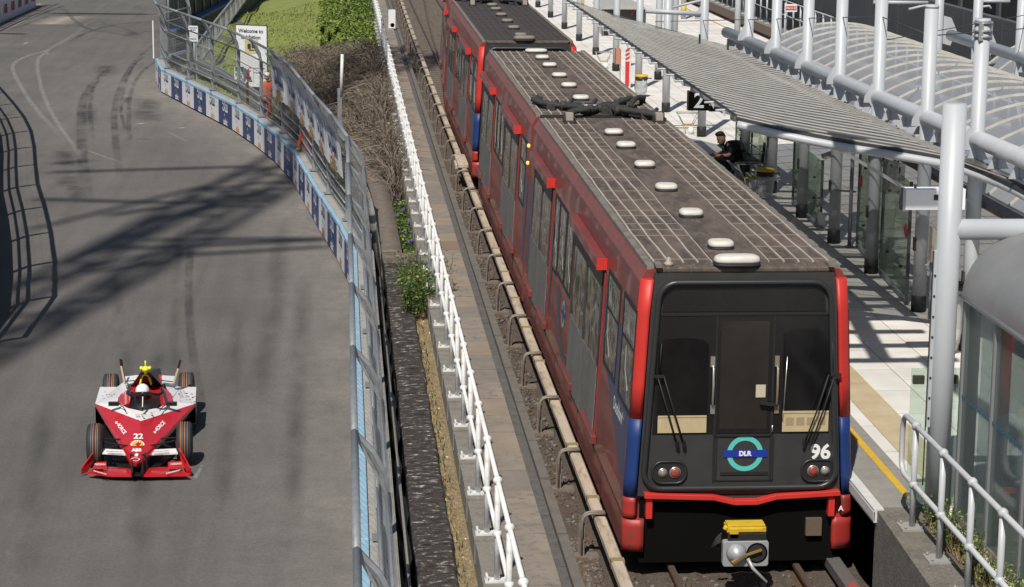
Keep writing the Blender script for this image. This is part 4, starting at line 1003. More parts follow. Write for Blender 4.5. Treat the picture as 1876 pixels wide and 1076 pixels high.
        c=(.055,1.332); q=MB()
        for r0,r1 in ((.150,.205),):
            n=40; pts=[]
            for i in range(n):
                a0,a1=2*PI*i/n,2*PI*(i+1)/n; q.add([(c[0]+r*math.cos(a),-.006,c[1]+r*math.sin(a)) for r,a in ((r1,a0),(r1,a1),(r0,a1),(r0,a0))],[(3,2,1,0)],0)
        q.box(c[0]-.25,c[0]+.25,-.011,-.007,c[1]-.042,c[1]+.042,1); q.text('DLR',.075,frame_mat((c[0],-.0125,c[1]),(1,0,0),(0,0,1)),2,bold=.004); PF(q,'roundel',[teal,rblue,tw_])
        q=MB(); q.text('96',.235,frame_mat((.915,-.006,1.335),(1,0,0),(0,0,1)),0,bold=.008); PF(q,'fleet_number',[tw_])
        q=MB(); q.text('A',.085,frame_mat((1.165,-.05,.685),(1,0,0),(0,0,1)),0,bold=.002); PF(q,'end_letter',[tw_])
        # bumper
        q=MB(); bp=[(-1.085,.845),(-.30,.815),(-.06,.755),(.20,.755),(.42,.815),(1.14,.85)]
        for (a,za),(b,zb) in zip(bp,bp[1:]): q.prism([(a,za-.0),(b,zb-.0),(b,zb+.07 if False else zb+.055),(a,za+.055)],lambda x,z,d:V((x,d,z)),-.10,.1)
        PF(q,'red_bumper',[redb],bevel=.006)
        q=MB(); q.box(-1.06,-.99,-.06,.12,.60,.84); q.box(1.02,1.09,-.06,.12,.60,.84); PF(q,'bumper_end_block',[redb])
        q=MB(); q.box(-1.0,1.05,.0,.16,.78,.86); PF(q,'lower_valance',[frontg])
        q=MB(); q.box(-1.12,1.12,.045,.08,.05,.80); q.box(-.9,.9,.4,2.6,.25,.5); q.box(.78,.96,-.02,.3,.36,.56,1); PF(q,'underframe',[mat('underframe_black',(.004,.004,.004),.95,spec=.1),mat('underframe_tan',(.12,.09,.06),.7)])  # near-black plate paints the shade under the cab; boxes are underframe gear
        PFc=lambda q,*k,**w: PF(q.xf(M.Translation((-.135,0,.20))),*k,**w)
        # coupler
        q=MB(); q.box(-.10,.34,-.62,-.40,.40,.46,0); q.box(-.09,.33,-.61,-.42,.46,.485,0); q.box(.02,.30,-.632,-.618,.405,.45,0); q.box(-.07,.03,-.64,-.6,.335,.45,0); q.cyl((-.12,-.6,.43),(-.10,-.6,.47),.03,n=8); q.box(-.09,.34,-.64,-.60,.31,.395,1)
        cp=PFc(q,'coupler_head',[mat('coupler_yellow',(.62,.42,.02),.45,col2=(.5,.33,.03),nscale=8),black],bevel=.008)
        q=MB(); ring=rrect(-.145,.365,.02,.31,.03,4); q.prism(ring,lambda a,b,d:V((a,d,b)),-.66,-.56)
        PFc(q,'coupler_plate',[mat('coupler_grey',(.40,.41,.42),.4,.3)],bevel=.006)
        q=MB(); n=20
        q.loft([[V((.005+r*math.cos(2*PI*j/n),-.662-d,.175+r*math.sin(2*PI*j/n))) for j in range(n)] for r,d in ((.115,0),(.10,.03),(.07,.075),(.03,.10),(.002,.105))],0); PFc(q,'coupler_cone',[mat('coupler_grey',(.4,.41,.42),.4,.3)])
        q=MB(); q.loft([[V((.235+r*math.cos(2*PI*j/n),-.663+d,.175+r*math.sin(2*PI*j/n))) for j in range(n)] for r,d in ((.118,0),(.10,.0),(.07,.03),(.002,.04))],0); q.bar((.10,-.69,.16),(.28,-.69,.22),.035,.02,m=1); q.bar((-.06,-.78,.10),(.10,-.70,.17),.04,.03,m=1); PFc(q,'coupler_cup',[mat('cup_dark',(.02,.02,.02),.6),mat('brass',(.35,.24,.07),.4,.4)])
        q=MB(); q.tube([(.13,-.68,.12),(.18,-.72,.02),(.33,-.80,-.12)],[.022,.02,.014],8); PFc(q,'coupler_lever',[mat('coupler_grey',(.4,.41,.42),.4,.3)])
        q=MB()
        for i in range(6): q.tube([(-.14,-.5,.36-i*.02),(-.20-.01*i,-.5,.30-i*.02),(-.16,-.48,.22-i*.01)],.007,5)
        PFc(q,'coupler_cables',[hose])
        # roof horn and step notch
        q=MB(); q.lathe([(0,0),(.055,0),(.055,.03),(.03,.045),(.03,.07),(.018,.09),(0,.095)],(-.84,.13,3.466),12); PF(q,'roof_aerial',[mat('aerial_tan',(.35,.30,.24),.6)])
        q=MB(); q.box(-1.0,-.93,-.02,.2,3.466,3.50); q.box(.93,1.0,-.02,.2,3.466,3.50); PF(q,'roof_corner_lip',[gut])
    # cable bundles over the joint
    rng=random.Random(3)
    def bundle(pts,r,n=4):
        q=MB()
        for k in range(n):
            of=V((rng.uniform(-.05,.05),rng.uniform(-.07,.07),rng.uniform(0,.05))); q.tube(catmull([V(p)+of+V((0,sh,0)) for p in pts],4),r,6)
        for p in pts[::2]: q.cyl(V(p)+V((-.05,sh,.02)),V(p)+V((.05,sh,.02)),r*1.9,n=8)
        q.build('cable_bundle',[hose],u,local=True)
    Z=3.52; sh=0 if detail else -1.3
    bundle([(-.95,15.9,Z),(-.85,15.1,Z+.03),(-.55,14.9,Z),(-.35,14.45,Z+.04),(-.15,14.2,Z+.02),(.05,14.6,Z)],.045)
    bundle([(-.62,13.3,Z),(-.5,13.75,Z+.02),(-.25,13.95,Z+.03),(-.2,14.5,Z)],.04)
    bundle([(.95,13.3,Z),(.62,13.6,Z+.03),(.42,13.9,Z+.02),(.30,14.4,Z+.03),(.42,15.1,Z),(.72,15.7,Z+.02)],.05)
    bundle([(.30,14.0,Z+.03),(.22,14.9,Z+.02),(.05,14.5,Z)],.045)
    bundle([(.62,14.9,Z),(.80,15.5,Z+.05),(.98,15.9,Z)],.04,3)
    q=MB()
    for x in (-.62,.90): q.box(x-.06,x+.06,13.1,13.3,3.5,3.62,0); q.box(x-.09,x+.09,13.0,13.08,3.47,3.50,1); q.box(x-.1,x-.08,13.0,13.3,3.47,3.55,1); q.box(x+.08,x+.1,13.0,13.3,3.47,3.55,1)
    for x,y in ((-.9,15.85),(-.3,14.9),(.3,15.0),(.6,15.6),(.25,14.35),(.7,13.5)): q.box(x-.07,x+.07,y-.08,y+.08,3.47,3.60,1)
    for x in (-.45,-.05,.15,.52,.85,-.75):
        y=14+rng.uniform(-.7,1.3); q.box(x-.09,x+.05,y-.1,y+.06,3.47,3.57,1); q.cyl((x,y,3.5),(x+.12,y+.2,3.6),.035,n=8,m=1)
        if not detail: q.ell((x,y,3.62),(.10,.09,.07),8,5,2)
    if not detail:
        for p in q.v: p.y+=sh
    q.build('cable_connectors',[mat('connector_tan',(.36,.32,.26),.6),hose,white],u,local=True)
    return u
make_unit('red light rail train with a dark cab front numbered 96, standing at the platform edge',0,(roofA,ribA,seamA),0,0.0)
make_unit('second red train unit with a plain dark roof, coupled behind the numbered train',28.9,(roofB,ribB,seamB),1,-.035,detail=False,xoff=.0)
# ================================================================ RACE CAR
CL=V((-7.57,9.25,RZ)); CR=.039
car=thing('race_car','red and white open wheel race car numbered 22 driving towards the viewer on the asphalt','race car',CL,CR)
CM=W[car.name]; CI=CM.inverted()
def T(x,y,z): return az(120+x/4.14,640+y/4.14,RZ+z)       # traced on the photo crop, at height z above the road
cred=mat('car_red',(.55,.018,.022),.22,col2=(.48,.014,.018),nscale=3,coat=.6); cwhite=mat('car_white',(.80,.79,.78),.25,coat=.5,col2=(.74,.72,.71),nscale=4); cblack=mat('carbon_black',(.012,.012,.013),.35); cdark=mat('car_dark_red',(.085,.012,.012),.3,coat=.4); cyel=mat('fluo_yellow',(.72,.74,.03),.4); cvis=mat('visor',(.02,.02,.05),.08); cpetal=mat('print_dark_red',(.35,.02,.06),.4); cgold=mat('logo_yellow',(.80,.50,.02),.45); tyre=mat('tyre_rubber',(.022,.021,.020),.75,col2=(.035,.033,.031),nscale=14); tor=mat('tyre_orange',(.45,.15,.05),.6); tbl=mat('tyre_blue',(.08,.20,.32),.6); tyl=mat('tyre_tan',(.30,.22,.10),.6); cwp=mat('car_white_print',(.85,.85,.85),.4); cgrey=mat('car_grey_print',(.42,.40,.40),.4)
def cslab(name,faces,mats,th=.02,bevel=0,ms=None):
    q=MB()
    for i,f in enumerate(faces):
        n=len(f); top=[V(p) for p in f]; bot=[p-V((0,0,th)) for p in top]
        nr=(top[1]-top[0]).cross(top[2]-top[0]); idx=list(range(n))
        fs=[tuple(idx) if nr.z>0 else tuple(idx[::-1]),tuple(n+k for k in (idx[::-1] if nr.z>0 else idx))]+[(k,(k+1)%n,n+(k+1)%n,n+k) for k in range(n)]
        q.add(top+bot,fs,ms[i] if ms else 0)
    return q.build(name,mats,car,bevel=bevel)
# nose and shoulders
vt=T(570,545,.57); nc=T(538,866,.30); nl=T(497,862,.26); nr_=T(580,862,.26); sl=T(225,412,.50); sr=T(986,412,.50)
ml=T(372,640,.40); mr=T(708,640,.40)
cslab('nose_cone',[[sl,vt,nc],[sl,nc,nl],[vt,sr,nc],[sr,nr_,nc]],[cred],.05)
ckf=T(570,468,.62); 
WL=[sl,T(262,286,.54),T(392,286,.56),T(452,240,.60),T(470,320,.62),T(398,368,.61),T(405,412,.60),T(470,446,.61),ckf,vt]
WR=[sr,T(992,286,.54),T(872,286,.56),T(745,250,.60),T(770,300,.62),T(815,360,.61),T(800,402,.60),T(700,446,.61),ckf,vt]
cslab('white_shoulder',[WL,WR],[cwhite],.03)
# petal-like print on the shoulders
rg=random.Random(4); q=MB()
for side,(x0,x1,y0,y1) in ((0,(262,400,310,395)),(1,(850,975,312,385))):
    for i in range(16):
        x,y=rg.uniform(x0,x1),rg.uniform(y0,y1)
        if side==0 and y>330+ (x-225)*.45: continue
        a=rg.uniform(-.8,.8)+(1.9 if side else 1.2); l=rg.uniform(10,34)
        P=[T(x,y,.60),T(x+l*math.sin(a)*.5-2,y-l*.12-2,.60),T(x+l*math.sin(a),y-l*.22*math.cos(a),.60),T(x+l*.5*math.sin(a)+3,y+3,.60)]
        q.add([p+V((0,0,-.012)) for p in P],[(0,1,2,3)],rg.choice((0,0,1)))
for i in range(10):
    x,y=rg.uniform(500,650),rg.uniform(482,520); l=rg.uniform(8,24); P=[T(x,y,.625),T(x+l*.4,y-4,.625),T(x+l,y+rg.uniform(-4,6),.625),T(x+l*.5,y+4,.625)]; q.add(P,[(0,1,2,3)],rg.choice((0,1,2)))
q.build('petal_print',[cpetal,mat('print_pink',(.6,.2,.24),.4),cblack],car)
# front faces below the V edge, dark red with lettering
sl2=T(236,470,.20); sr2=T(992,485,.18); fl=T(322,578,.16); fr_=T(850,565,.16)
q=MB(); q.quad(sl,ml.lerp(sl,.35),fl,sl2); q.quad(sr2,fr_,mr.lerp(sr,.35),sr); q.quad(sl2,fl,T(330,620,.04),T(240,560,.04)); q.quad(T(985,560,.04),T(860,620,.04),fr_,sr2); q.build('sidepod_front',[cdark],car)
def facetext(s,o,xd,yd,size,m,name,bold=.004):
    q=MB(); xd=V(xd).normalized(); fm=frame_mat(o,xd,yd); q.text(s,size,fm,0,bold=bold); return q.build(name,[m],car)
nrm=(sr-sr2).cross(fr_-sr2).normalized(); nrm=nrm if nrm.y<0 else -nrm
facetext('NISSAN',(sr+sr2+fr_)/3+nrm*.02+V((.0,0,.03)),sr-mr.lerp(sr,.3),V((0,0,1)),.17,cgrey,'side_lettering')
facetext('NISSAN',(sl+sl2+fl)/3+V((-.0,-.02,.03)),ml.lerp(sl,.3)-sl,V((0,0,1)),.17,cgrey,'side_lettering')
# body sides, floor
q=MB()
for s,a in ((-1,sl),(1,sr)):
    b=T(262,286,.54) if s<0 else T(992,286,.54)
    q.quad(a,b,V((b.x,b.y,RZ+.05)),V((a.x,a.y,RZ+.05)))
q.build('sidepod_side',[cblack],car)
def L(x,y,z): return CM @ V((x,y*1.10,z))
cslab('floor',[[L(-.72,1.5,.06),L(.72,1.5,.06),L(.74,3.6,.06),L(.45,4.4,.10),L(-.45,4.4,.10),L(-.74,3.6,.06)],[L(-.25,.3,.10),L(.25,.3,.10),L(.55,1.5,.06),L(-.55,1.5,.06)]],[cblack],.03)
cslab('rear_deck',[[T(392,286,.56),T(452,240,.60),T(470,205,.66),T(560,195,.72),T(660,195,.72),T(745,205,.66),T(745,250,.60),T(872,286,.56),T(800,300,.5),T(470,300,.5)]],[cwhite],.3)
# wheels
def wheel(x,y,r,w,label):
    rim=MB(); c=L(x,y,r); axd=(CM.to_3x3()@V((1,0,0)))
    fm=frame_mat(c,axd,(0,0,1))   # local x along axle, y up
    q=MB(); prof=[(-w/2,r*.62),(-w/2+.004,r*.80),(-w/2+.02,r*.955),(-w/2+.05,r*.995),(0,r),(w/2-.05,r*.995),(w/2-.02,r*.955),(w/2-.004,r*.80),(w/2,r*.62)]
    n=36; rings=[[fm@V((px_,rr*math.cos(2*PI*j/n),rr*math.sin(2*PI*j/n))) for j in range(n)] for px_,rr in prof]; q.loft(rings,0)
    o=q.build('wheel',[tyre],car)
    q=MB()
    for px_,wd,m_ in ((-.045,.007,1),(-.015,.009,0),(.03,.009,0),(.055,.006,2)) if x<0 else ((-.055,.009,0),(-.03,.006,2),(.01,.009,0),(.05,.007,1)):
        rr=r+.0025; q.loft([[fm@V((px_+d*wd/2,rr*math.cos(2*PI*j/n),rr*math.sin(2*PI*j/n))) for j in range(n)] for d in (-1,1)],m_,True,False)
    q.build('tread_bands',[tor,tbl,tyl],o)
    q=MB(); s=1 if x>0 else -1
    q.loft([[fm@V((s*px_,rr*math.cos(2*PI*j/20),rr*math.sin(2*PI*j/20))) for j in range(20)] for px_,rr in ((w/2-.01,r*.63),(w/2-.02,r*.5),(w/2-.05,r*.2),(w/2-.05,.01))],0); q.build('rim',[cblack],o)
wheel(-.695,.98,.335,.25,'fl'); wheel(.695,.98,.335,.25,'fr'); wheel(-.64,3.98,.345,.27,'rl'); wheel(.64,3.98,.345,.27,'rr')
q=MB()
for s in (-1,1):
    for (y0,z0,y1,z1) in ((.75,.36,.92,.40),(1.15,.36,1.05,.40),(.8,.18,.95,.18),(1.2,.18,1.05,.18),(1.05,.40,.95,.22)): q.bar(L(s*.12,y0,z0),L(s*.60,y1,z1),.035,.018)
    for (y0,z0,y1,z1) in ((3.6,.35,3.9,.42),(4.1,.35,4.05,.42),(3.7,.2,3.95,.2)): q.bar(L(s*.2,y0,z0),L(s*.55,y1,z1),.035,.018)
q.build('suspension_arms',[cblack],car)
q=MB(); q.prism([(-.16,.05),(.16,.05),(.12,.34),(-.12,.34)],lambda a,b,d:L(a,d,b),.35,1.9); q.build('tub',[cblack],car)
# front wing
cslab('front_wing',[[T(160,934,.10),T(355,956,.10),T(500,956,.11),T(500,905,.12),T(338,893,.11),T(232,912,.11)],[T(580,956,.11),T(700,956,.10),T(940,950,.10),T(870,905,.11),T(738,892,.11),T(580,905,.12)],[T(498,950,.12),T(582,950,.12),T(582,905,.13),T(498,905,.13)]],[cred,cblack],.03,ms=[0,0,1])
cslab('upper_flap',[[T(205,900,.17),T(312,903,.17),T(310,852,.21),T(232,858,.21)],[T(777,903,.17),T(905,895,.17),T(878,848,.21),T(778,855,.21)]],[cred],.015)
cslab('white_flap',[[T(248,786,.27),T(486,800,.27),T(480,766,.30),T(262,752,.30)],[T(604,798,.27),T(852,788,.27),T(836,752,.30),T(616,764,.30)]],[cwhite],.02)
for s,pts in ((-1,[(125,950,.03),(128,900,.14),(268,708,.40),(272,722,.34),(240,780,.22),(170,930,.05)]),(1,[(945,952,.03),(945,905,.14),(834,706,.40),(830,722,.34),(856,780,.22),(905,935,.05)])):
    q=MB(); P=[T(*p) for p in pts]; off=V((.018*s,0,0)); q.add(P+[p+off for p in P],[tuple(range(6)) if s<0 else tuple(range(6))[::-1],tuple(range(6,12))[::-1] if s<0 else tuple(range(6,12))]+[(k,(k+1)%6,6+(k+1)%6,6+k) for k in range(6)])
    q.build('wing_endplate',[cred],car)
q=MB()
for s in (-1,1): q.bar(L(s*.07,.02,.12),L(s*.09,.25,.27),.02,.12)
q.build('nose_pylons',[cblack],car)
# lettering on the nose (traced, lying just over the sloping surface)
def on_nose(x,y):    # height of the nose skin at a traced point
    best=None
    for tri in ((sl,vt,nc),(sl,nc,nl),(vt,sr,nc),(sr,nr_,nc)):
        n=(tri[1]-tri[0]).cross(tri[2]-tri[0]); d=ray(120+x/4.14,640+y/4.14); t=(tri[0]-CAM).dot(n)/d.dot(n); p=CAM+d*t
        ok=True
        for a,b in zip(tri,tri[1:]+tri[:1]):
            if (b-a).cross(p-a).dot(n)<-1e-4: ok=False
        if ok: return p
        if best is None: best=p
    return best
def nose_print(s,x,y,size,m,ang=0,name='nose_lettering',bold=.004,sx=1.0,shear=0):
    # lay flat text in traced pixels and drop it onto the skin
    q=MB(); q.text(s,1,M.Identity(4),0,bold=bold,shear=shear); out=[]
    ca,sa=math.cos(ang),math.sin(ang)
    for p in q.v:
        u,v_=p.x*size*sx,-p.y*size; out.append(on_nose(x+u*ca-v_*sa,y+u*sa+v_*ca)+V((0,-.003,.011)))
    q.v=out; return q.build(name,[m],car)
nose_print('22',553,666,54,cwp,name='race_number',sx=1.35,bold=.03); nose_print('ABB',540,770,32,cwp,sx=1.25,bold=.05); nose_print('e',535,803,44,cwp,sx=1.2,bold=.04,shear=.3)
nose_print('e-4ORCE',418,598,40,cwp,ang=.93,sx=.72,bold=.03); nose_print('e-4ORCE',710,597,40,cwp,ang=-.80,sx=.72,bold=.03)
q=MB()
for r,m_ in ((1.0,0),(.86,1)):
    pts=[]
    for k in range(13): a=PI*k/12; pts.append((546+r*54*math.cos(a)*(.98),732-r*38*math.sin(a)))
    pts+=[(546-r*54+8,735),(546-r*30,739),(546+r*30,739),(546+r*54-8,735)]
    q.add([on_nose(*p)+V((0,-.004,.011+.004*m_)) for p in pts],[tuple(range(len(pts)))[::-1]],m_)
for k in range(1,7):
    a=PI*k/7; q.bar(on_nose(546,736)+V((0,-.004,.020)),on_nose(546+44*math.cos(a),732-30*math.sin(a))+V((0,-.004,.020)),.007,.002,m=2)
q.build('shell_emblem',[cwp,cgold,cred],car)
q=MB(); q.loft([[on_nose(530+k*34*math.cos(2*PI*j/20),840+k*13*math.sin(2*PI*j/20))+V((0,-.003,.011)) for j in range(20)] for k in (1,.82)],0,True,False); q.box(0,0,0,0,0,0) if False else None; q.build('nose_badge',[cwp],car)
def flat_print(s,x,y,z,size,m,name,sx=1.0,ang=0,bold=.01,shear=0):
    q=MB(); q.text(s,1,M.Identity(4),0,bold=bold,shear=shear); q.v=[T(x+p.x*size*sx*math.cos(ang)+p.y*size*math.sin(ang),y-p.y*size+p.x*size*sx*math.sin(ang),z) for p in q.v]; return q.build(name,[m],car)
flat_print('NISSAN',262,874,.205,22,cwp,'wing_lettering',sx=1.1); flat_print('NISSAN',838,870,.205,22,cwp,'wing_lettering',sx=1.1,ang=-.06)
q=MB(); rg=random.Random(12)
for x,y,dx,dy,n in ((212,922,11,3.2,9),(762,942,11,-3.0,10)):
    for k in range(n):
        px_,py_=x+k*dx,y+k*dy; P=[T(px_,py_+3,.14),T(px_+rg.uniform(5,9),py_+4,.14),T(px_+rg.uniform(9,12),py_-3,.14),T(px_+4,py_-4,.14)]; q.add(P,[(0,1,2,3)],0)
q.build('wing_script',[cwp],car)
q=MB()
for x,y,n in ((312,772,17),(662,778,17)):
    for k in range(n):
        px_=x+k*7.2; py_=y+(k*.45 if x<500 else -k*.5); P=[T(px_,py_+4,.315),T(px_+rg.uniform(3,5),py_+4,.315),T(px_+rg.uniform(3,5),py_-3,.315),T(px_,py_-3,.315)]; q.add(P,[(0,1,2,3)],0)
q.build('flap_print',[cdark],car)
# cockpit, halo, engine cover, camera
cslab('cockpit_surround',[[T(395,390,.62),T(415,345,.64),T(480,300,.66),T(500,330,.66),T(485,410,.63),T(440,425,.62)],[T(815,385,.62),T(800,335,.64),T(745,290,.66),T(715,320,.66),T(722,405,.63),T(770,415,.62)],[T(490,285,.68),T(745,285,.68),T(735,320,.66),T(495,325,.66)]],[cred],.12)
cslab('cockpit_opening',[[T(480,330,.60),T(720,330,.60),T(726,410,.60),T(680,446,.60),T(600,470,.60),T(500,446,.60),T(478,400,.60)]],[cblack],.3)
q=MB(); hp=[T(470,335,.86),T(500,348,.87),T(545,338,.90),T(585,335,.92),T(640,338,.90),T(700,345,.87),T(735,332,.86)]
q.tube(catmull(hp,4),.028,8); q.tube([T(586,338,.90),T(584,400,.80),T(583,470,.66)],.020,8); q.tube([T(470,335,.86),T(478,322,.80),T(490,300,.72)],.026,8); q.tube([T(735,332,.86),T(735,320,.80),T(735,295,.72)],.026,8); q.build('halo',[cblack],car)
q=MB(); q.box(-.03,.03,0,.02,0,.1); q.v=[]; q.f=[]; q.m=[]; q.s=[]; q.bar(T(586,360,.88),T(584,440,.73),.012,.012); q.build('halo_camera_strip',[mat('halo_grey',(.5,.5,.5),.4)],car)
ap=T(607,176,1.0)
q=MB(); bl_,br_=T(488,290,.66),T(748,290,.66); bk=T(620,215,.66)+V((0,.9,-.05)); q.add([bl_,br_,ap+V((.07,0,0)),ap+V((-.07,0,0)),bk+V((.15,0,0)),bk+V((-.15,0,0))],[(0,1,2,3),(1,4,2),(0,3,5),(2,4,5,3)]); q.build('engine_cover',[cblack],car)
q=MB()
pts=catmull([T(566,266,.76),T(580,212,.88),T(594,192,.94),T(606,188,.95),T(620,192,.94),T(636,212,.88),T(652,266,.76)],4); q.tube([p+V((0,-.03,.0)) for p in pts],.018,6); q.build('yellow_stripe',[cyel],car)
q=MB(); c=T(607,150,1.08); q.ell(c,(.065,.09,.05),10,6); q.ell(c+V((-.07,0,.015)),(.03,.06,.035),8,5); q.ell(c+V((.07,0,.015)),(.03,.06,.035),8,5); q.cyl(c,c+V((0,0,.14)),.012,n=6); q.cyl(c-V((0,0,.08)),c,.025,n=6); q.build('roof_camera',[cyel],car)
cslab('rear_wing',[[T(450,205,.70),T(556,202,.74),T(556,238,.72),T(452,246,.68)],[T(682,192,.74),T(730,194,.74),T(730,236,.72),T(684,232,.72)],[T(732,198,.74),T(832,204,.72),T(815,250,.70),T(732,238,.72)]],[cwhite,cred],.05,ms=[0,1,0])
q=MB(); q.bar(T(455,243,.705),T(556,236,.735),.02,.012); q.bar(T(732,237,.735),T(818,248,.715),.02,.012); q.build('deck_stripe',[cblack],car)
for pts in (((452,262,.70),(426,130,1.12),(420,82,1.26)),((818,262,.70),(852,150,1.12),(872,84,1.26))):
    a,b,c=[T(*p) for p in pts]; b.y=a.y+.15; c.y=a.y+.22
    a=T(*pts[0]); b=ay(120+pts[1][0]/4.14,640+pts[1][1]/4.14,a.y+.10); c=ay(120+pts[2][0]/4.14,640+pts[2][1]/4.14,a.y+.16)
    q=MB(); q.bar(a,b,.03,.12,(0,1,0)); q.bar(b,c,.035,.10,(0,1,0),m=1); q.build('rear_winglet',[mat('winglet_tan',(.40,.30,.18),.4),mat('winglet_tip',(.03,.012,.012),.9,spec=.1)],car)
for x,stk in ((366,[(400,412,.66),(440,440,.64),(458,470,.62)]),(806,[(772,412,.66),(735,440,.64),(714,470,.62)])):
    q=MB(); c=T(x,414,.66); q.obox(c,(.17,.06,.065)); q.tube([T(*p) for p in stk],.010,5); q.build('wing_mirror',[cblack],car,bevel=.01)
# ---------------------------------------------------------------- people
def skin_fig(name,joints,edges,radii,mats,parent,root=0,sub=2,label=None):
    me=bpy.data.meshes.new(name); me.from_pydata([tuple(j) for j in joints],edges,[])
    o=bpy.data.objects.new(name,me); COL.objects.link(o)
    m=o.modifiers.new('skin','SKIN'); m.use_smooth_shade=True
    sk=me.skin_vertices[0].data
    for i,r in enumerate(radii):
        sk[i].radius=(r,r) if not isinstance(r,tuple) else r; sk[i].use_root=(i==root)
    s=o.modifiers.new('sub','SUBSURF'); s.levels=sub; s.render_levels=sub
    dg=bpy.context.evaluated_depsgraph_get(); dg.update()
    m2=bpy.data.meshes.new_from_object(o.evaluated_get(dg)); bpy.data.objects.remove(o); bpy.data.meshes.remove(me)
    m2.materials.clear(); m2.materials.append(mats)
    for p in m2.polygons: p.use_smooth=True
    r=link(name,m2,parent)
    if parent: 
        inv=W[parent.name].inverted()
        for v in m2.vertices: v.co=inv@v.co
    return tag(r,label)
skinm=mat('skin',(.46,.27,.18),.55,col2=(.40,.22,.15),nscale=20); hairm=mat('hair_black',(.012,.010,.009),.6); cloth_b=mat('black_cloth',(.012,.012,.014),.85,col2=(.020,.020,.022),nscale=12,bump=.3,bscale=20)
# driver
hc=T(584,326,.70)
dr=thing('person','driver in a white helmet and dark suit sitting in the race car','person',(hc.x,hc.y,RZ+.3))
o_=lambda x,y,z: hc+V((x,y,z))
skin_fig('body',[o_(0,.05,-.55),o_(0,.05,-.30),o_(0,.03,-.16),o_(0,0,-.04),o_(-.20,.03,-.24),o_(.20,.03,-.24),o_(-.26,-.2,-.38),o_(.26,-.2,-.38),o_(-.12,-.42,-.33),o_(.12,-.42,-.33)],[(0,1),(1,2),(2,3),(2,4),(2,5),(4,6),(5,7),(6,8),(7,9)],[.16,.17,.09,.08,.08,.08,.055,.055,.045,.045],mat('driver_suit',(.02,.02,.05),.8),dr,0,1)
q=MB(); q.ell(hc+V((0,0,.02)),(.118,.14,.125),16,10); h=q.build('helmet',[mat('helmet_white',(.82,.82,.84),.15,coat=.6)],dr)
q=MB(); q.prism([(-.115,-.055),(.115,-.055),(.118,.03),(-.118,.03)],lambda a,b,d:hc+V((a,-math.sqrt(max(0,1-(a/.13)**2))*.15-.004-d,b)),0,.004)
n=10; q=MB(); rows=[[hc+V((math.sin(t)*.130*k,-math.cos(t)*.152*k,z)) for t in [lerp(-1.2,1.2,i/n) for i in range(n+1)]] for z,k in ((-.06,.93),(-.02,1.0),(.03,.985))]; q.loft(rows,0,False,False); q.build('visor',[cvis],h)
q=MB(); rows=[[hc+V((math.sin(t)*.133*k,-math.cos(t)*.155*k,z)) for t in [lerp(-1.6,1.6,i/n) for i in range(n+1)]] for z,k in ((-.11,.70),(-.065,.92))]; q.loft(rows,0,False,False); q.build('chin_guard',[cred],h)
# marshals behind the debris fence
def marshal(label,p,rot,lean,suit):
    t=thing('person',label,'person',p,rot,None); B=W[t.name]
    g=lambda x,y,z: B@V((x,y,z))
    J=[g(0,0,.92),g(0,-.02,1.15),g(0,-.04*lean,1.38),g(0,-.05*lean,1.5),g(-.19,-.02*lean,1.40),g(.19,-.02*lean,1.40),g(-.26,-.05,1.12),g(.26,-.06,1.12),g(-.22,-.24,.98),g(.2,-.26,1.0),g(-.1,0,.88),g(.1,0,.88),g(-.12,-.02,.47),g(.12,.02,.47),g(-.12,.02,.08),g(.12,.05,.08),g(-.12,-.12,.05),g(.12,-.10,.05)]
    skin_fig('body',J,[(0,1),(1,2),(2,3),(2,4),(2,5),(4,6),(5,7),(6,8),(7,9),(0,10),(0,11),(10,12),(11,13),(12,14),(13,15),(14,16),(15,17)],[.15,.16,.13,.06,.075,.075,.055,.055,.04,.04,.105,.105,.075,.075,.055,.055,.045,.045],suit,t,0,1)
    q=MB(); q.ell(g(0,-.06*lean,1.64),(.095,.115,.13),12,8); hd=q.build('head',[skinm],t)
    q=MB(); q.ell(g(0,-.05*lean,1.70),(.115,.135,.10),12,6); q.build('cap',[mat('marshal_cap',(.7,.7,.7),.6)],t)
    for x in (-.22,.2):
        q=MB()
        for k in range(4): q.tube([g(x+(k-1.5)*.018,-.27,.97),g(x+(k-1.5)*.02,-.31,.93),g(x+(k-1.5)*.02,-.31,.89)],.009,5)
        q.tube([g(x+.04,-.25,.97),g(x+.055,-.29,.94)],.009,5); q.build('hand',[skinm],hd)
om=mat('marshal_orange',(.62,.10,.03),.7,col2=(.52,.07,.02),nscale=6)
p=az(489,232,-1.45); p.z=bank_z(p.x,p.y)
marshal('track marshal in orange overalls standing behind the debris fence beside the first white banner',p,.5,1,om)
p=az(566,312,-1.2); p.z=bank_z(p.x,p.y)
marshal('track marshal in orange overalls half hidden below the white banners',p,-.4,1,om)
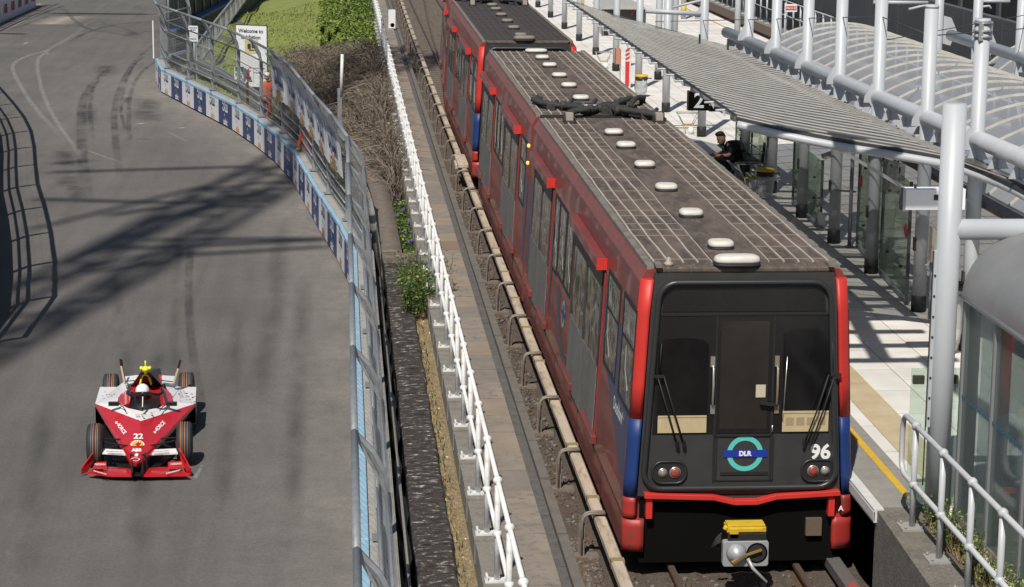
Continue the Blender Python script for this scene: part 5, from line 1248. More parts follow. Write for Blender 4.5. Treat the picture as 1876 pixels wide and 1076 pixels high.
# ================================================================ PLATFORM
def slab_mat():
    m=bpy.data.materials.new('platform_slabs'); m.use_nodes=True; nt=m.node_tree; b=nt.nodes['Principled BSDF']; N=nt.nodes.new; K=nt.links.new; b.inputs['Roughness'].default_value=.85
    tc=N('ShaderNodeTexCoord'); mp=N('ShaderNodeMapping'); mp.inputs['Rotation'].default_value=(0,0,PI/2); br=N('ShaderNodeTexBrick'); br.offset=.5; br.inputs['Scale'].default_value=1.0
    br.inputs['Brick Width'].default_value=1.2; br.inputs['Row Height'].default_value=.62; br.inputs['Mortar Size'].default_value=.007; br.inputs['Color1'].default_value=(.70,.675,.635,1); br.inputs['Color2'].default_value=(.77,.745,.705,1); br.inputs['Mortar'].default_value=(.28,.26,.23,1)
    K(tc.outputs['Object'],mp.inputs[0]); K(mp.outputs[0],br.inputs['Vector'])
    n=N('ShaderNodeTexNoise'); n.inputs['Scale'].default_value=1.3; n.inputs['Detail'].default_value=7; r=N('ShaderNodeValToRGB'); r.color_ramp.elements[0].position=.3; r.color_ramp.elements[0].color=(.80,.79,.77,1); r.color_ramp.elements[1].position=.65; r.color_ramp.elements[1].color=(1,1,1,1); K(tc.outputs['Object'],n.inputs['Vector']); K(n.outputs['Fac'],r.inputs['Fac'])
    x=N('ShaderNodeMix'); x.data_type='RGBA'; x.blend_type='MULTIPLY'; x.inputs[0].default_value=1; K(br.outputs['Color'],x.inputs[6]); K(r.outputs[0],x.inputs[7]); K(x.outputs[2],b.inputs['Base Color']); return m
q=MB(); q.box(1.97,11.5,-1.05,130,PZ-.2,PZ-.004); q.box(2.03,11.5,-20,-1.05,PZ-.2,PZ-.03); q.build('platform',slab_mat(),kind='structure')
q=MB(); q.box(1.75,11.48,-.9,129,-1.2,PZ-.202); q.box(2.04,11.48,-20,-.91,-1.2,PZ-.202); q.build('platform_base',mat('sooty_concrete',(.045,.04,.036),.95,col2=(.025,.022,.02),nscale=3),kind='structure')  # base colour darkened to stand for the black shade in the trench
cope=mat('edge_coping',(.27,.255,.23),.85,col2=(.21,.20,.18),nscale=3,col3=(.31,.29,.26),bump=.2); yel=mat('yellow_line',(.62,.40,.03),.7,col2=(.55,.34,.03),nscale=6); tact=mat('tactile_paving',(.43,.345,.21),.85,col2=(.50,.42,.28),nscale=3); wedge=mat('white_edge',(.62,.61,.59),.7,col2=(.5,.49,.47),nscale=6)
q=MB(); y=-1.05
while y<120: q.box(1.30,1.97,y,y+1.49,PZ-.16,PZ); y+=1.5
q.build('platform_coping',cope,kind='structure')
q=MB(); q.quad((1.745,-.75,PZ+.004),(1.835,-.75,PZ+.004),(1.835,120,PZ+.004),(1.745,120,PZ+.004)); q.quad((10.80,20,PZ+.004),(10.90,20,PZ+.004),(10.90,125,PZ+.004),(10.80,125,PZ+.004)); q.build('yellow_line',yel,kind='structure')
q=MB(); q.quad((2.14,-.9,PZ+.004),(2.58,-.9,PZ+.004),(2.58,120,PZ+.004),(2.14,120,PZ+.004))
yy=4.6
while yy<14:
    for i in range(7): q.lathe([(.0,.010),(.014,.009),(.020,.002)],(2.18+i*.06,yy,PZ+.003),6)
    yy+=.067
q.build('tactile_strip',tact,kind='structure')
q=MB(); q.box(1.29,1.40,-1.16,120,PZ-.14,PZ+.012); q.box(1.285,1.30,-1.16,120,PZ-.12,PZ-.02); q.build('white_platform_edge',wedge,kind='structure')
# retaining edge beyond the platform end, weeds, trench
t=thing('end_wall','dark concrete retaining wall that carries the grey handrail past the platform end','wall',(1.5,-3,0)); q=MB(); q.prism([(1.33,-1.06),(1.24,-3.7),(1.20,-12),(1.68,-12),(1.68,-1.06)],lambda a,b,d:V((a,b,d)),-1.3,PZ-.004); q.build('wall_body',mat('end_concrete',(.17,.155,.13),.9,col2=(.11,.10,.085),nscale=4,col3=(.23,.21,.18),bump=.5),t)
q=MB(); q.box(1.685,2.02,-12,-1.06,PZ-.06,PZ-.015); q.build('planting_soil',soil,kind='structure')
random.seed(21)
weeds('weed_strip','mixed green and reddish weeds along the foot of the glass shelter','weeds',lambda:V((rnd(1.72,2.02),rnd(-7,-1.5),PZ-.03)),2200,.30,.045,(3,4,4,2),stems=300)
q=MB()
for i in range(500):
    x,y=rnd(1.72,2.0),rnd(-7,-1.6); q.add([(x,y,PZ),(x+.01,y,PZ),(x+rnd(-.05,.05),y+rnd(-.05,.05),PZ+rnd(.05,.22))],[(0,1,2)],random.choice((0,1)))
q.build('dry_weeds',[mat('weed_rust',(.22,.10,.05),.9),mat('weed_straw',(.32,.25,.12),.9)],kind='stuff')
weeds('track_weed','small green weed growing in the ballast in front of the train','weeds',lambda:V((rnd(.85,1.15),rnd(-3.0,-2.5),-.12)),220,.22,.04,(3,4,4,1),stems=26)
t=thing('cable_tray','weathered grey cable tray with a red label plate in the trench beside the train','cable tray',(1.12,-2,0)); q=MB(); q.box(1.06,1.22,-3.2,.4,-.04,.07); q.box(1.08,1.20,-3.4,-3.2,-.30,.04); q.build('tray_body',mat('tray_grey',(.13,.125,.118),.6,.2,col2=(.14,.13,.12),nscale=7),t)
q=MB(); q.box(1.09,1.19,-1.05,-.85,.072,.078); q.build('red_label',mat('label_red',(.35,.06,.05),.6),t)
# ---- grey handrail
hr=mat('handrail_grey',(.50,.51,.53),.4,col2=(.43,.44,.455),nscale=4)
t=thing('handrail','pale grey tubular handrail with a rounded end loop at the platform end','handrail',(1.54,-3,PZ))
X=1.54; HY=[-1.80,-2.88,-3.92,-4.92,-5.95,-6.95]
for y in HY:
    q=MB(); q.cyl((X,y,PZ),(X,y,2.11),.033,n=12); q.ell((X,y,2.11),(.05,.062,.05),12,7); q.ell((X,y,1.47),(.05,.062,.05),12,7); q.build('post',hr,t)
    q=MB(); q.box(X-.13,X+.13,y-.14,y+.14,PZ-.003,PZ+.02); 
    for a in (-.09,.09):
        for b in (-.1,.1): q.cyl((X+a,y+b,PZ+.02),(X+a,y+b,PZ+.05),.014,n=6)
    q.build('base_plate',mat('base_plate_worn',(.30,.29,.27),.7),t)
q=MB(); lp=[(X,-9,2.11),(X,-1.42,2.11)]+[(X,-1.42+.16*math.sin(a),2.11-.16+.16*math.cos(a)) for a in (.5,1.0,1.57)]+[(X,-1.26,1.62)]+[(X,-1.42+.16*math.cos(a),1.63-.16*math.sin(a)) for a in (.5,1.0,1.57)]+[(X,-9,1.47)]
q.tube(lp,.029,10); q.build('rails_and_loop',hr,t)
# ---- masts, tube beam, ribbed canopy
MZ=5.72
def mast(x,y,label,top=MZ,r=.105,base=True,group='tall grey masts',plate=True,collar=False):
    t=thing('mast',label,'mast',(x,y,PZ),0,group)
    q=MB(); q.tube([(x,y,PZ+.25),(x,y,2.4),(x,y,top)],r,20); q.lathe([(r,0),(r+.004,0),(r+.004,.04)],(x,y,top-.05),20); q.build('pole',steelpaint,t)
    if base: q=MB(); q.lathe([(r+.012,0),(r+.012,.24),(r,.25)],(x,y,PZ),20); q.build('black_base',mat('base_black',(.014,.014,.015),.6,col2=(.03,.03,.03),nscale=6),t)
    if plate:
        q=MB(); q.prism([(x-.09,3.88),(x-.09,4.20),(x-.12,4.19),(x-.23,3.98),(x-.24,3.88)],lambda a,b,d:V((a,y+d,b)),-.012,.012); q.build('gusset_plate',steelpaint,t)
        q=MB(); q.box(x-r-.015,x-r+.02,y-.05,y+.05,1.95,2.15); q.build('socket_box',mat('socket_dark',(.05,.05,.052),.5),t)
    if collar:
        q=MB()
        for z in (top-.06,top-.17,top-.25): q.tube([(x+(r+.015)*math.cos(2*PI*j/16),y+(r+.015)*math.sin(2*PI*j/16),z) for j in range(16)],.014,5,closed=True)
        for a in (0,2.1,4.2): q.box(x+r*math.cos(a)-.03,x+r*math.cos(a)+.03,y+r*math.sin(a)-.03,y+r*math.sin(a)+.03,top-.3,top-.04)
        q.build('clamp_collar',galv,t)
    return t
MY=[6.55,9.28,12.43,15.33,18.18,21.3,24.4,30.4,35.58,41.2,46.68,52.33,57.75,63.18,69,75,81]
for i,y in enumerate(MY):
    mast(4.47 if y<31 else 4.33,y,'tall pale grey mast with a black base band, '+nth(i)+' from the near end',top=MZ if y<31 else 4.4,plate=y<31,collar=(i==0))
t=thing('foreground_mast','thickest pale grey mast in the foreground with a cross tube, beside the grey handrail','mast',(1.90,-1.40,PZ)); x,y=1.90,-1.40
q=MB(); q.tube([(x,y,PZ),(x,y,3),(x,y,5.44)],.125,28); q.lathe([(.125,-.001),(.118,.004),(.0,.004)],(x,y,5.44),28); q.build('pole',steelpaint,t)
q=MB(); q.tube([(x+.05,y,4.12),(6.0,y-.05,4.12)],.112,20); q.build('cross_tube',steelpaint,t)
q=MB(); q.box(x-.155,x-.118,y-.05,y+.02,2.0,3.9); q.box(x-.165,x-.153,y-.02,y-.012,1.35,3.9,1)
for k in range(8): q.cyl((x-.14,y-.05,2.1+k*.22),(x-.14,y-.06,2.1+k*.22),.012,n=6,m=1)
q.build('cable_cover',[steelpaint,black],t)
t=thing('glass_screen','small clear glass screen clamped behind the foreground mast','glass screen',(1.95,-1.1,PZ)); clear=glass('clear_glass',(.5,.6,.55),see=.86,tint=(.86,.93,.88))
q=MB(); q.box(1.66,2.24,-1.06,-1.045,PZ+.05,2.55); q.build('pane',clear,t)
q=MB(); q.box(1.68,1.80,-1.085,-1.03,2.38,2.47); q.box(2.06,2.17,-1.085,-1.03,2.38,2.47); q.build('clamps',mat('clamp_bronze',(.07,.065,.05),.5,.4),t)
# tube beam with hanger plates
def tube_beam(x,y0,y1,label,hang,zf=lambda y:3.83,r=.125):
    t=thing('tube_beam',label,'tube beam',(x,(y0+y1)/2,zf((y0+y1)/2))); q=MB(); q.tube([(x,y0,zf(y0)),(x,(y0+y1)/2,zf((y0+y1)/2)),(x,y1,zf(y1))],r,24); q.build('tube',steelpaint,t)
    yy=y0+.5
    while yy<y1-.2:
        z=zf(yy); q=MB(); q.prism([(x-.15,z-.28),(x+.15,z-.28),(x+.02,z-.02),(x-.02,z-.02)],lambda a,b,d:V((a,yy+d,b)),-.018,.018); q.prism([(yy-.10,z-.28),(yy+.10,z-.28),(yy+.015,z-.05),(yy-.015,z-.05)],lambda a,b,d:V((x+d,a,b)),-.012,.012); q.build('hanger_plate',steelpaint,t); yy+=hang
    return t
zbeam=lambda y: 3.83+.22*(27-y)/22
tube_beam(4.47,-3,27.2,'long pale grey tube beam with hanger plates running above the right edge of the ribbed canopy',1.0,zbeam)
# ribbed canopy
PROF=[(1.27,4.245),(2.07,4.03),(2.88,3.875),(3.69,3.735),(4.40,3.60)]
def canopy_glass():
    m=bpy.data.materials.new('canopy_panel'); m.use_nodes=True; nt=m.node_tree; N=nt.nodes.new; K=nt.links.new
    for n in list(nt.nodes): nt.nodes.remove(n)
    out=N('ShaderNodeOutputMaterial'); tr=N('ShaderNodeBsdfTransparent'); tr.inputs['Color'].default_value=(.93,.94,.93,1); d=N('ShaderNodeBsdfDiffuse'); g=N('ShaderNodeBsdfGlossy'); g.inputs['Roughness'].default_value=.25
    tc=N('ShaderNodeTexCoord'); n=N('ShaderNodeTexNoise'); n.inputs['Scale'].default_value=3; n.inputs['Detail'].default_value=6; mp=N('ShaderNodeMapping'); mp.inputs['Scale'].default_value=(.5,2.5,1); K(tc.outputs['Object'],mp.inputs[0]); K(mp.outputs[0],n.inputs['Vector'])
    bk=N('ShaderNodeTexBrick'); bk.offset=.5; bk.inputs['Scale'].default_value=1; bk.inputs['Brick Width'].default_value=.55; bk.inputs['Row Height'].default_value=.5; bk.inputs['Mortar Size'].default_value=0; bk.inputs['Color1'].default_value=(.62,.62,.60,1); bk.inputs['Color2'].default_value=(1.35,1.35,1.38,1); K(tc.outputs['Object'],bk.inputs['Vector']); r=N('ShaderNodeValToRGB'); r.color_ramp.elements[0].position=.3; r.color_ramp.elements[0].color=(.085,.085,.079,1); r.color_ramp.elements[1].position=.7; r.color_ramp.elements[1].color=(.13,.13,.125,1); K(n.outputs['Fac'],r.inputs['Fac']); mxx=N('ShaderNodeMix'); mxx.data_type='RGBA'; mxx.blend_type='MULTIPLY'; mxx.inputs[0].default_value=1; K(r.outputs[0],mxx.inputs[6]); K(bk.outputs['Color'],mxx.inputs[7]); K(mxx.outputs[2],d.inputs['Color'])
    m1=N('ShaderNodeMixShader'); m1.inputs[0].default_value=.36; K(d.outputs[0],m1.inputs[1]); K(tr.outputs[0],m1.inputs[2]); m2=N('ShaderNodeMixShader'); m2.inputs[0].default_value=.06; K(m1.outputs[0],m2.inputs[1]); K(g.outputs[0],m2.inputs[2]); K(m2.outputs[0],out.inputs[0]); return m
cgl=canopy_glass(); ribw=mat('canopy_rib',(.52,.51,.48),.5,col2=(.40,.385,.35),nscale=4)
t=thing('platform_canopy','ribbed translucent canopy sloping up towards the train over the platform','canopy',(2.9,18,3.8))
Y0,Y1=7.75,31.4
FPX=[(1350,215,7.75),(1450,238,7.45),(1550,257,7.1),(1650,273,6.7),(1735,289,6.3),(1800,311,5.6),(1840,327,5.0),(1880,347,4.3),(1960,395,3.1)]
FE=catmull([ay(*p) for p in FPX],6)
def front_at(x):
    for p,n_ in zip(FE,FE[1:]):
        if p.x<=x<=n_.x: f=(x-p.x)/(n_.x-p.x); return p.lerp(n_,f)
    if x<FE[0].x: return FE[0]
    return FE[24].lerp(V((4.43,5.0,3.80)),min(1,max(0,(x-FE[24].x)/(4.43-FE[24].x))))
XR=FE[24].x
PROF[-1]=(XR,3.66); PROF.append((4.43,3.60))
yend=lambda x: lerp(Y1+1,26.0,(x-1.27)/(4.43-1.27))
def csurf(x,zfar,y):
    f=front_at(x); t_=(y-f.y)/(yend(x)-f.y); return lerp(f.z,zfar,max(0,min(1,t_*1.6)))
q=MB()
for (xa,za),(xb,zb) in zip(PROF,PROF[1:]):
    n=24; ya0,yb0=front_at(xa).y,front_at(xb).y
    for i in range(n):
        a0,a1=lerp(ya0,yend(xa),i/n),lerp(ya0,yend(xa),(i+1)/n); b0,b1=lerp(yb0,yend(xb),i/n),lerp(yb0,yend(xb),(i+1)/n)
        q.quad((xa,a0,csurf(xa,za,a0)),(xb,b0,csurf(xb,zb,b0)),(xb,b1,csurf(xb,zb,b1)),(xa,a1,csurf(xa,za,a1)))
q.build('roof_panels',cgl,t)
k=0
while True:
    y=Y0+.05+.50*k; k+=1
    if y>Y1+.9: break
    P=[]
    for x,z in PROF:
        yy=y+(front_at(x).y-Y0)*max(0,1-(y-Y0)/14)
        if yy<yend(x): P.append((x,yy,csurf(x,z,yy)+.004))
    if len(P)>1: q=MB(); q.loft([[V((x,y_-.013,z)),V((x,y_+.013,z)),V((x,y_+.013,z+.016)),V((x,y_-.013,z+.016))] for x,y_,z in P],0,True,True,False); q.build('roof_rib',ribw,t)
y=Y0+.45
while y<26.0:
    q=MB(); q.loft([[V((x,y-.12,csurf(x,z,y)-.10)),V((x,y+.12,csurf(x,z,y)-.10)),V((x,y+.12,csurf(x,z,y)-.03)),V((x,y-.12,csurf(x,z,y)-.03))] for x,z in PROF if y<yend(x)],0,True,True,False); q.build('rafter',steelpaint,t); y+=.95  # broad rafters added to cast stripes on the platform
q=MB()
for x in (1.7,2.35,2.95,3.55):
    z=[lerp(za,zb,(x-xa)/(xb-xa)) for (xa,za),(xb,zb) in zip(PROF,PROF[1:]) if xa<=x<=xb][0]; f=front_at(x); q.bar((x,f.y+.3,f.z-.10),(x,(f.y+yend(x))/2,csurf(x,z,(f.y+yend(x))/2)-.10),.20,.06); q.bar((x,(f.y+yend(x))/2,csurf(x,z,(f.y+yend(x))/2)-.10),(x,yend(x)-.1,z-.10),.20,.06)
q.build('purlins',steelpaint,t)
q=MB(); 
for y in [m for m in MY if 8<m<31]:
    q.tube([(4.47,y,3.35),(3.2,y,3.62),(1.5,y,4.0)],[.06,.05,.03],8); q.bar((4.47,y,2.75),(2.9,y,3.66),.05,.05)
q.build('support_arms',steelpaint,t)
q=MB(); q.bar((1.255,Y0,4.225),(1.255,Y1+.6,4.225),.025,.035); q.build('eave_edge',darkmetal,t)
y=Y0+.86
while y<Y1:
    if 1258<px_of((1.25,y,4.2))[0]<1306: y+=1.03; continue
    q=MB(); q.tube([(1.40,y,4.205),(1.10,y,4.20)],.018,8); q.prism([(1.25,4.20),(1.19,4.195),(1.25,4.10)],lambda a,b,d:V((a,y+d,b)),-.012,.012); q.build('eave_bracket',steelpaint,t); y+=1.03
q=MB(); q.tube([p+V((0,-.07,-.10)) for p in FE],.06,10); q.build('front_rim_tube',steelpaint,t)
q=MB()
for a,b in zip(FE,FE[1:]): q.bar(a+V((0,.03,-.02)),b+V((0,.03,-.02)),.14,.05)
q.build('front_gutter',darkmetal,t)
q=MB(); SX_=FE[24:]; n=len(SX_); q.add([p+V((0,.02,.0)) for p in SX_]+[V((4.45,p.y+.5,zbeam(p.y)-.27)) for p in SX_],[(i,i+1,n+i+1,n+i) for i in range(n-1)]); q.build('side_panels',cgl,t)
# barrel vault roofs
vp=mat('vault_panel',(.36,.38,.41),.35,.1,col2=(.29,.31,.34),nscale=2,col3=(.42,.42,.41),n3=3); vr=mat('vault_rib',(.56,.54,.48),.5,col2=(.42,.39,.34),nscale=4)
vglass=glass('vault_panel_translucent',(.30,.32,.35),rough=.3,see=.30,tint=(.92,.94,.97))
def vault(x0,x1,zs,zc,y0,y1,label):
    t=thing('barrel_vault',label,'vault roof',((x0+x1)/2,(y0+y1)/2,zs)); c=(x0+x1)/2; h=(x1-x0)/2; s=zc-zs; R=(h*h+s*s)/(2*s); a=math.asin(h/R)
    pr=[(c+R*math.sin(lerp(-a,a,i/24)),zc-R+R*math.cos(lerp(-a,a,i/24))) for i in range(25)]
    q=MB(); n=int((y1-y0)/1.0)
    q.loft([[V((x,y0+(y1-y0)*i/n,z)) for x,z in pr] for i in range(n+1)],0,closed=False,cap=False); q.build('roof_skin',vglass,t)
    for i in range(n+1):
        y=y0+(y1-y0)*i/n; q=MB(); q.loft([[V((x,y-.018,z+.003)),V((x,y+.018,z+.003)),V((x,y+.018,z+.045)),V((x,y-.018,z+.045))] for x,z in pr],0,True,True,False); q.build('arched_rib',vr,t)
    q=MB()
    for i in range(n+1):
        y=y0+(y1-y0)*i/n; 
        k=3; q.box(pr[k][0]-.03,pr[k][0]+.03,y-.03,y+.02,pr[k][1]+.04,pr[k][1]+.075)
    q.build('rib_clamps',darkmetal,t)
    q=MB(); q.box(x0-.16,x0+.02,y0,y1,zs-.12,zs-.02); q.box(x1-.02,x1+.16,y0,y1,zs-.12,zs+.0); q.build('gutters',mat('vault_gutter',(.20,.19,.17),.7,col2=(.12,.11,.10),nscale=5),t)
vault(4.80,9.25,3.15,4.05,1.0,27.0,'ribbed barrel vault roof between the tube beam and the second row of masts')
vault(9.85,14.3,3.15,4.05,1.0,25.0,'second ribbed barrel vault roof at the right edge beyond the far tube beam')
tube_beam(9.55,0,26.5,'far pale tube beam behind the first barrel vault roof',2.9)
for i,y in enumerate((15.3,18.2,21.2,24.4,27.6)): 
    x=9.55; t=mast(x,y,'pale grey mast behind the first barrel vault, '+nth(i)+' from the right',top=6.4,plate=False,group='masts behind the barrel vault')
    q=MB(); q.prism([(x+.1,3.55),(x+.1,4.2),(x+.28,4.15),(x+.42,3.85),(x+.28,3.5)],lambda a,b,d:V((a,y-.06+d,b)),-.012,.012); q.build('gusset_plate',steelpaint,t)
t=thing('stay_wire','thin dark stay wire strung between the mast tops','wire',(6,12,5.5)); q=MB()
q.tube([ax(1200,40,4.4),V((4.47,12.43,5.3)),V((4.47,9.28,5.25)),V((9.0,16,4.9)),V((9.55,18.2,4.75))],.010,5); q.tube([V((4.47,12.43,4.9)),V((9.55,21,4.7))],.008,5); q.build('wire_strand',darkmetal,t)
# unseen ribbed frame added above the view to cast the striped shade
t=thing('walkway_roof','open ribbed steel walkway roof high over the platform','roof',(2,4,9)); q=MB(); y=.2
while y<4.4: q.bar((.1,y,9),(2.1,y,9),.20,.12); y+=.93
q.bar((1.0,.2,9.05),(1.45,4.2,9.05),.3,.1); q.build('ribs',darkmetal,t)
q=MB(); q.bar((1.6,.2,9.2),(1.6,-30,9.6),.2,.3); q.build('walkway_beam',steelpaint,t)
# ---- platform furniture
grn=glass('shelter_glass',(.42,.48,.42),see=.74,tint=(.80,.87,.79)); post_g=mat('shelter_post',(.10,.105,.11),.45,.3,col2=(.14,.14,.145),nscale=4); grey_s=mat('grey_stainless',(.34,.35,.36),.35,.5)
def glass_line(label,P,z1,stud=True):
    t=thing('glass_windbreak',label,'glass screen',(P[0][0],P[0][1],PZ)); 
    for a,b in zip(P,P[1:]):
        a,b=V((*a,0)),V((*b,0)); q=MB(); q.bar(V((a.x,a.y,(PZ+.12+z1)/2)),V((b.x,b.y,(PZ+.12+z1)/2)),.014,z1-PZ-.12); q.build('pane',grn,t)
        q=MB(); q.bar(V((a.x,a.y,PZ+.06)),V((b.x,b.y,PZ+.06)),.05,.05); q.build('floor_channel',grey_s,t)
    for p in P:
        q=MB(); q.box(p[0]-.02,p[0]+.02,p[1]-.03,p[1]+.03,PZ,z1+.03); q.build('end_post',post_g,t)
    if stud:
        q=MB()
        for a,b in zip(P,P[1:]):
            for f in (.25,.75):
                for z in (PZ+.5,z1-.4): c=V((lerp(a[0],b[0],f),lerp(a[1],b[1],f),z)); q.cyl(c+V((-.03,0,0)),c+V((.03,0,0)),.022,n=10)
        q.build('glass_studs',darkmetal,t)
    return t
gl1=glass_line('green tinted glass windbreak under the canopy beside the nearest masts',[(4.80,14.9),(4.60,12.3),(4.40,9.75)],2.92)
q=MB(); 
for (p_,z) in (((4.78,14.6),2.25),((4.42,9.95),2.15)): q.cyl((p_[0]-.03,p_[1],z),(p_[0]-.02,p_[1],z),.11,n=16)
q.build('red_warning_disc',mat('disc_red',(.45,.08,.08),.5),gl1)
glass_line('clear glass windbreak behind the seated man',[(4.98,28.4),(4.80,25.4),(4.62,22.6)],2.55)
glass_line('lower grey glass screen between two masts behind the yellow rimmed waste sack',[(4.62,19.8),(4.50,16.6)],2.3)
bench_m=mat('bench_dark',(.03,.031,.033),.5,.3)
t=thing('bench','dark metal bench with a slatted back where the man sits','bench',(4.40,24.2,PZ))
q=MB()
for k in range(5): q.bar((4.12+k*.10,22.9,1.40),(4.12+k*.10,25.8,1.40),.07,.035)
q.build('seat',bench_m,t); q=MB()
q.tube([(4.58,22.9,1.62),(4.58,25.8,1.62)],.02,6); q.build('back_rail',grey_s,t)
for y in (23.0,25.7):
    q=MB(); q.bar((4.2,y,PZ),(4.2,y,1.39),.05,.05); q.bar((4.55,y,PZ),(4.63,y,1.82),.05,.05); q.bar((4.15,y,1.37),(4.58,y,1.37),.05,.04); q.build('leg',bench_m,t)
# the seated man
PY=23.55
man=thing('person','dark haired man in black t-shirt and trousers sitting bent forward on the bench','person',(4.2,PY,PZ))
g=lambda x,y,z: V((x,PY+y,z))
J=[g(4.20,0,1.47),g(4.18,0,1.58),g(4.12,0,1.66),g(4.00,0,1.70),g(3.91,0,1.735),   # 0-4 pelvis..neck
   g(4.00,-.18,1.655),g(3.93,-.22,1.50),g(3.60,-.07,1.465),                      # 5-7 near arm
   g(4.00,.18,1.655),g(3.90,.20,1.51),g(3.60,.05,1.48),                          # 8-10 far arm
   g(4.16,-.10,1.46),g(3.74,-.14,1.47),g(4.00,-.12,1.13),g(3.88,-.13,1.06),      # near leg, tucked back
   g(4.16,.10,1.46),g(3.72,.13,1.46),g(3.78,.13,1.10),g(3.64,.13,1.05)]
E_=[(0,1),(1,2),(2,3),(3,4),(3,5),(5,6),(6,7),(3,8),(8,9),(9,10),(0,11),(11,12),(12,13),(13,14),(0,15),(15,16),(16,17),(17,18)]
RR=[.135,.15,.155,.115,.05,.068,.045,.028,.068,.045,.028,.09,.062,.042,.036,.09,.062,.042,.036]
RRb=list(RR); RRb[0],RRb[1],RRb[2],RRb[3],RRb[5],RRb[8]=.10,.11,.11,.08,.05,.05; RRb[11]=RRb[15]=.075
skin_fig('body',J,E_,RRb,skinm,man)
def cloth(name,idx,grow,m,root):
    mp={j:i for i,j in enumerate(idx)}; skin_fig(name,[J[i] for i in idx],[(mp[a],mp[b]) for a,b in E_ if a in mp and b in mp],[RR[i]+grow for i in idx],m,man,mp[root])
Jsave=list(J)
J[6]=J[5].lerp(J[6],.92); J[9]=J[8].lerp(J[9],.92); J[4]=J[3].lerp(J[4],.25); RR2=list(RR); RR[6]=.055; RR[9]=.055; RR[4]=.075; RR[5]=.10; RR[8]=.10; RR[3]=.135
cloth('tshirt',[0,1,2,3,4,5,6,8,9],.024,cloth_b,0)
J[:]=Jsave; RR[:]=RR2
cloth('trousers',[0,11,12,13,15,16,17],.018,mat('black_trousers',(.010,.010,.011),.9),0)
hd=g(3.79,0,1.825)
q=MB(); q.loft([[hd+V((fx+rx*math.cos(2*PI*j/18),ry*math.sin(2*PI*j/18),z)) for j in range(18)] for z,fx,rx,ry in ((-.125,-.045,.012,.012),(-.118,-.045,.040,.036),(-.09,-.03,.070,.055),(-.05,-.015,.086,.066),(0,.0,.098,.074),(.05,.008,.100,.076),(.09,.01,.085,.066),(.118,.012,.05,.04),(.125,.012,.01,.01))],0)
rot=M.Translation(hd)@M.Rotation(-.55,4,'Y')@M.Translation(-hd); q.xf(rot)
head=q.build('head',[skinm],man)
q=MB(); q.prism([(-.095,.005),(-.128,-.028),(-.098,-.038)],lambda a,b,d:hd+V((a,d,b)),-.012,.012); q.xf(rot); q.build('nose',[skinm],head)
q=MB()
for s in (-1,1): q.ell(hd+V((.015,s*.076,-.012)),(.022,.010,.032),8,5)
q.xf(rot); q.build('ear',[skinm],head)
q=MB()
for s in (-1,1): q.ell(hd+V((-.084,s*.030,.012)),(.010,.012,.007),6,4); q.box(hd.x-.098,hd.x-.085,hd.y+s*.03-.018,hd.y+s*.03+.018,hd.z+.026,hd.z+.034)
q.xf(rot); q.build('eyes_and_brows',[hairm],head)
q=MB(); q.loft([[hd+V((fx+rx*math.cos(2*PI*j/18),ry*math.sin(2*PI*j/18),z)) for j in range(18)] for z,fx,rx,ry in ((-.128,-.045,.010,.010),(-.124,-.045,.046,.042),(-.09,-.030,.074,.060),(-.062,-.008,.080,.069),(-.058,0,.06,.05))],0); q.xf(rot); q.build('beard',[mat('beard',(.03,.020,.015),.8)],head)
random.seed(9); q=MB(); q.loft([[hd+V((fx+rx*math.cos(2*PI*j/18)*(1+.05*math.sin(j*3.3)),ry*math.sin(2*PI*j/18),z)) for j in range(18)] for z,fx,rx,ry in ((.0,.098,.012,.030),(.035,.092,.022,.050),(.060,.060,.058,.070),(.085,.030,.082,.078),(.115,.018,.090,.074),(.150,.006,.084,.060),(.176,-.002,.05,.036),(.181,-.002,.01,.01))],0); q.xf(rot); q.build('hair',[hairm],head)
for s,a,b in ((-1,J[6],J[7]),(1,J[9],J[10])):
    dv=(b-a).normalized(); c=b+dv*.01; q=MB(); q.loft([[c+dv*t_+V((0,wy*math.cos(2*PI*j/10),wz*math.sin(2*PI*j/10))) for j in range(10)] for t_,wy,wz in ((-.02,.024,.022),(.02,.036,.020),(.06,.040,.018),(.085,.036,.015))],0)
    for k in range(4):
        o=c+dv*.08+V((0,(k-1.5)*.019,.0)); l=(.055,.062,.058,.046)[k]; q.tube([o,o+dv*l*.45+V((0,-s*.006,-.008)),o+dv*l*.7+V((0,-s*.012,-.028)),o+dv*l*.6+V((0,-s*.016,-.045))],[.0095,.009,.008,.007],6)
    o=c+dv*.03+V((0,-s*.034,.008)); q.tube([o,o+dv*.03+V((0,-s*.014,.008)),o+dv*.06+V((0,-s*.012,.004))],[.0105,.0095,.008],6); q.build('hand',[skinm],man)
for (a,b) in ((J[13],J[14]),(J[17],J[18])):
    dv=(b-a); dv.z*=.4; dv.normalize(); q=MB(); q.loft([[a+V((0,0,-.035))+dv*t_+V((0,w*math.cos(2*PI*j/10),h*math.sin(2*PI*j/10))) for j in range(10)] for t_,w,h in ((-.07,.03,.045),(-.03,.042,.055),(.05,.045,.045),(.13,.045,.032),(.185,.03,.02))],0); sh=q.build('shoe',[mat('shoe_black',(.015,.015,.016),.6)],man)
    q=MB(); q.bar(a-dv*.08+V((0,0,-.083)),a+dv*.19+V((0,0,-.075)),.085,.025); q.build('white_sole',[mat('sole_white',(.7,.7,.68),.6)],sh)
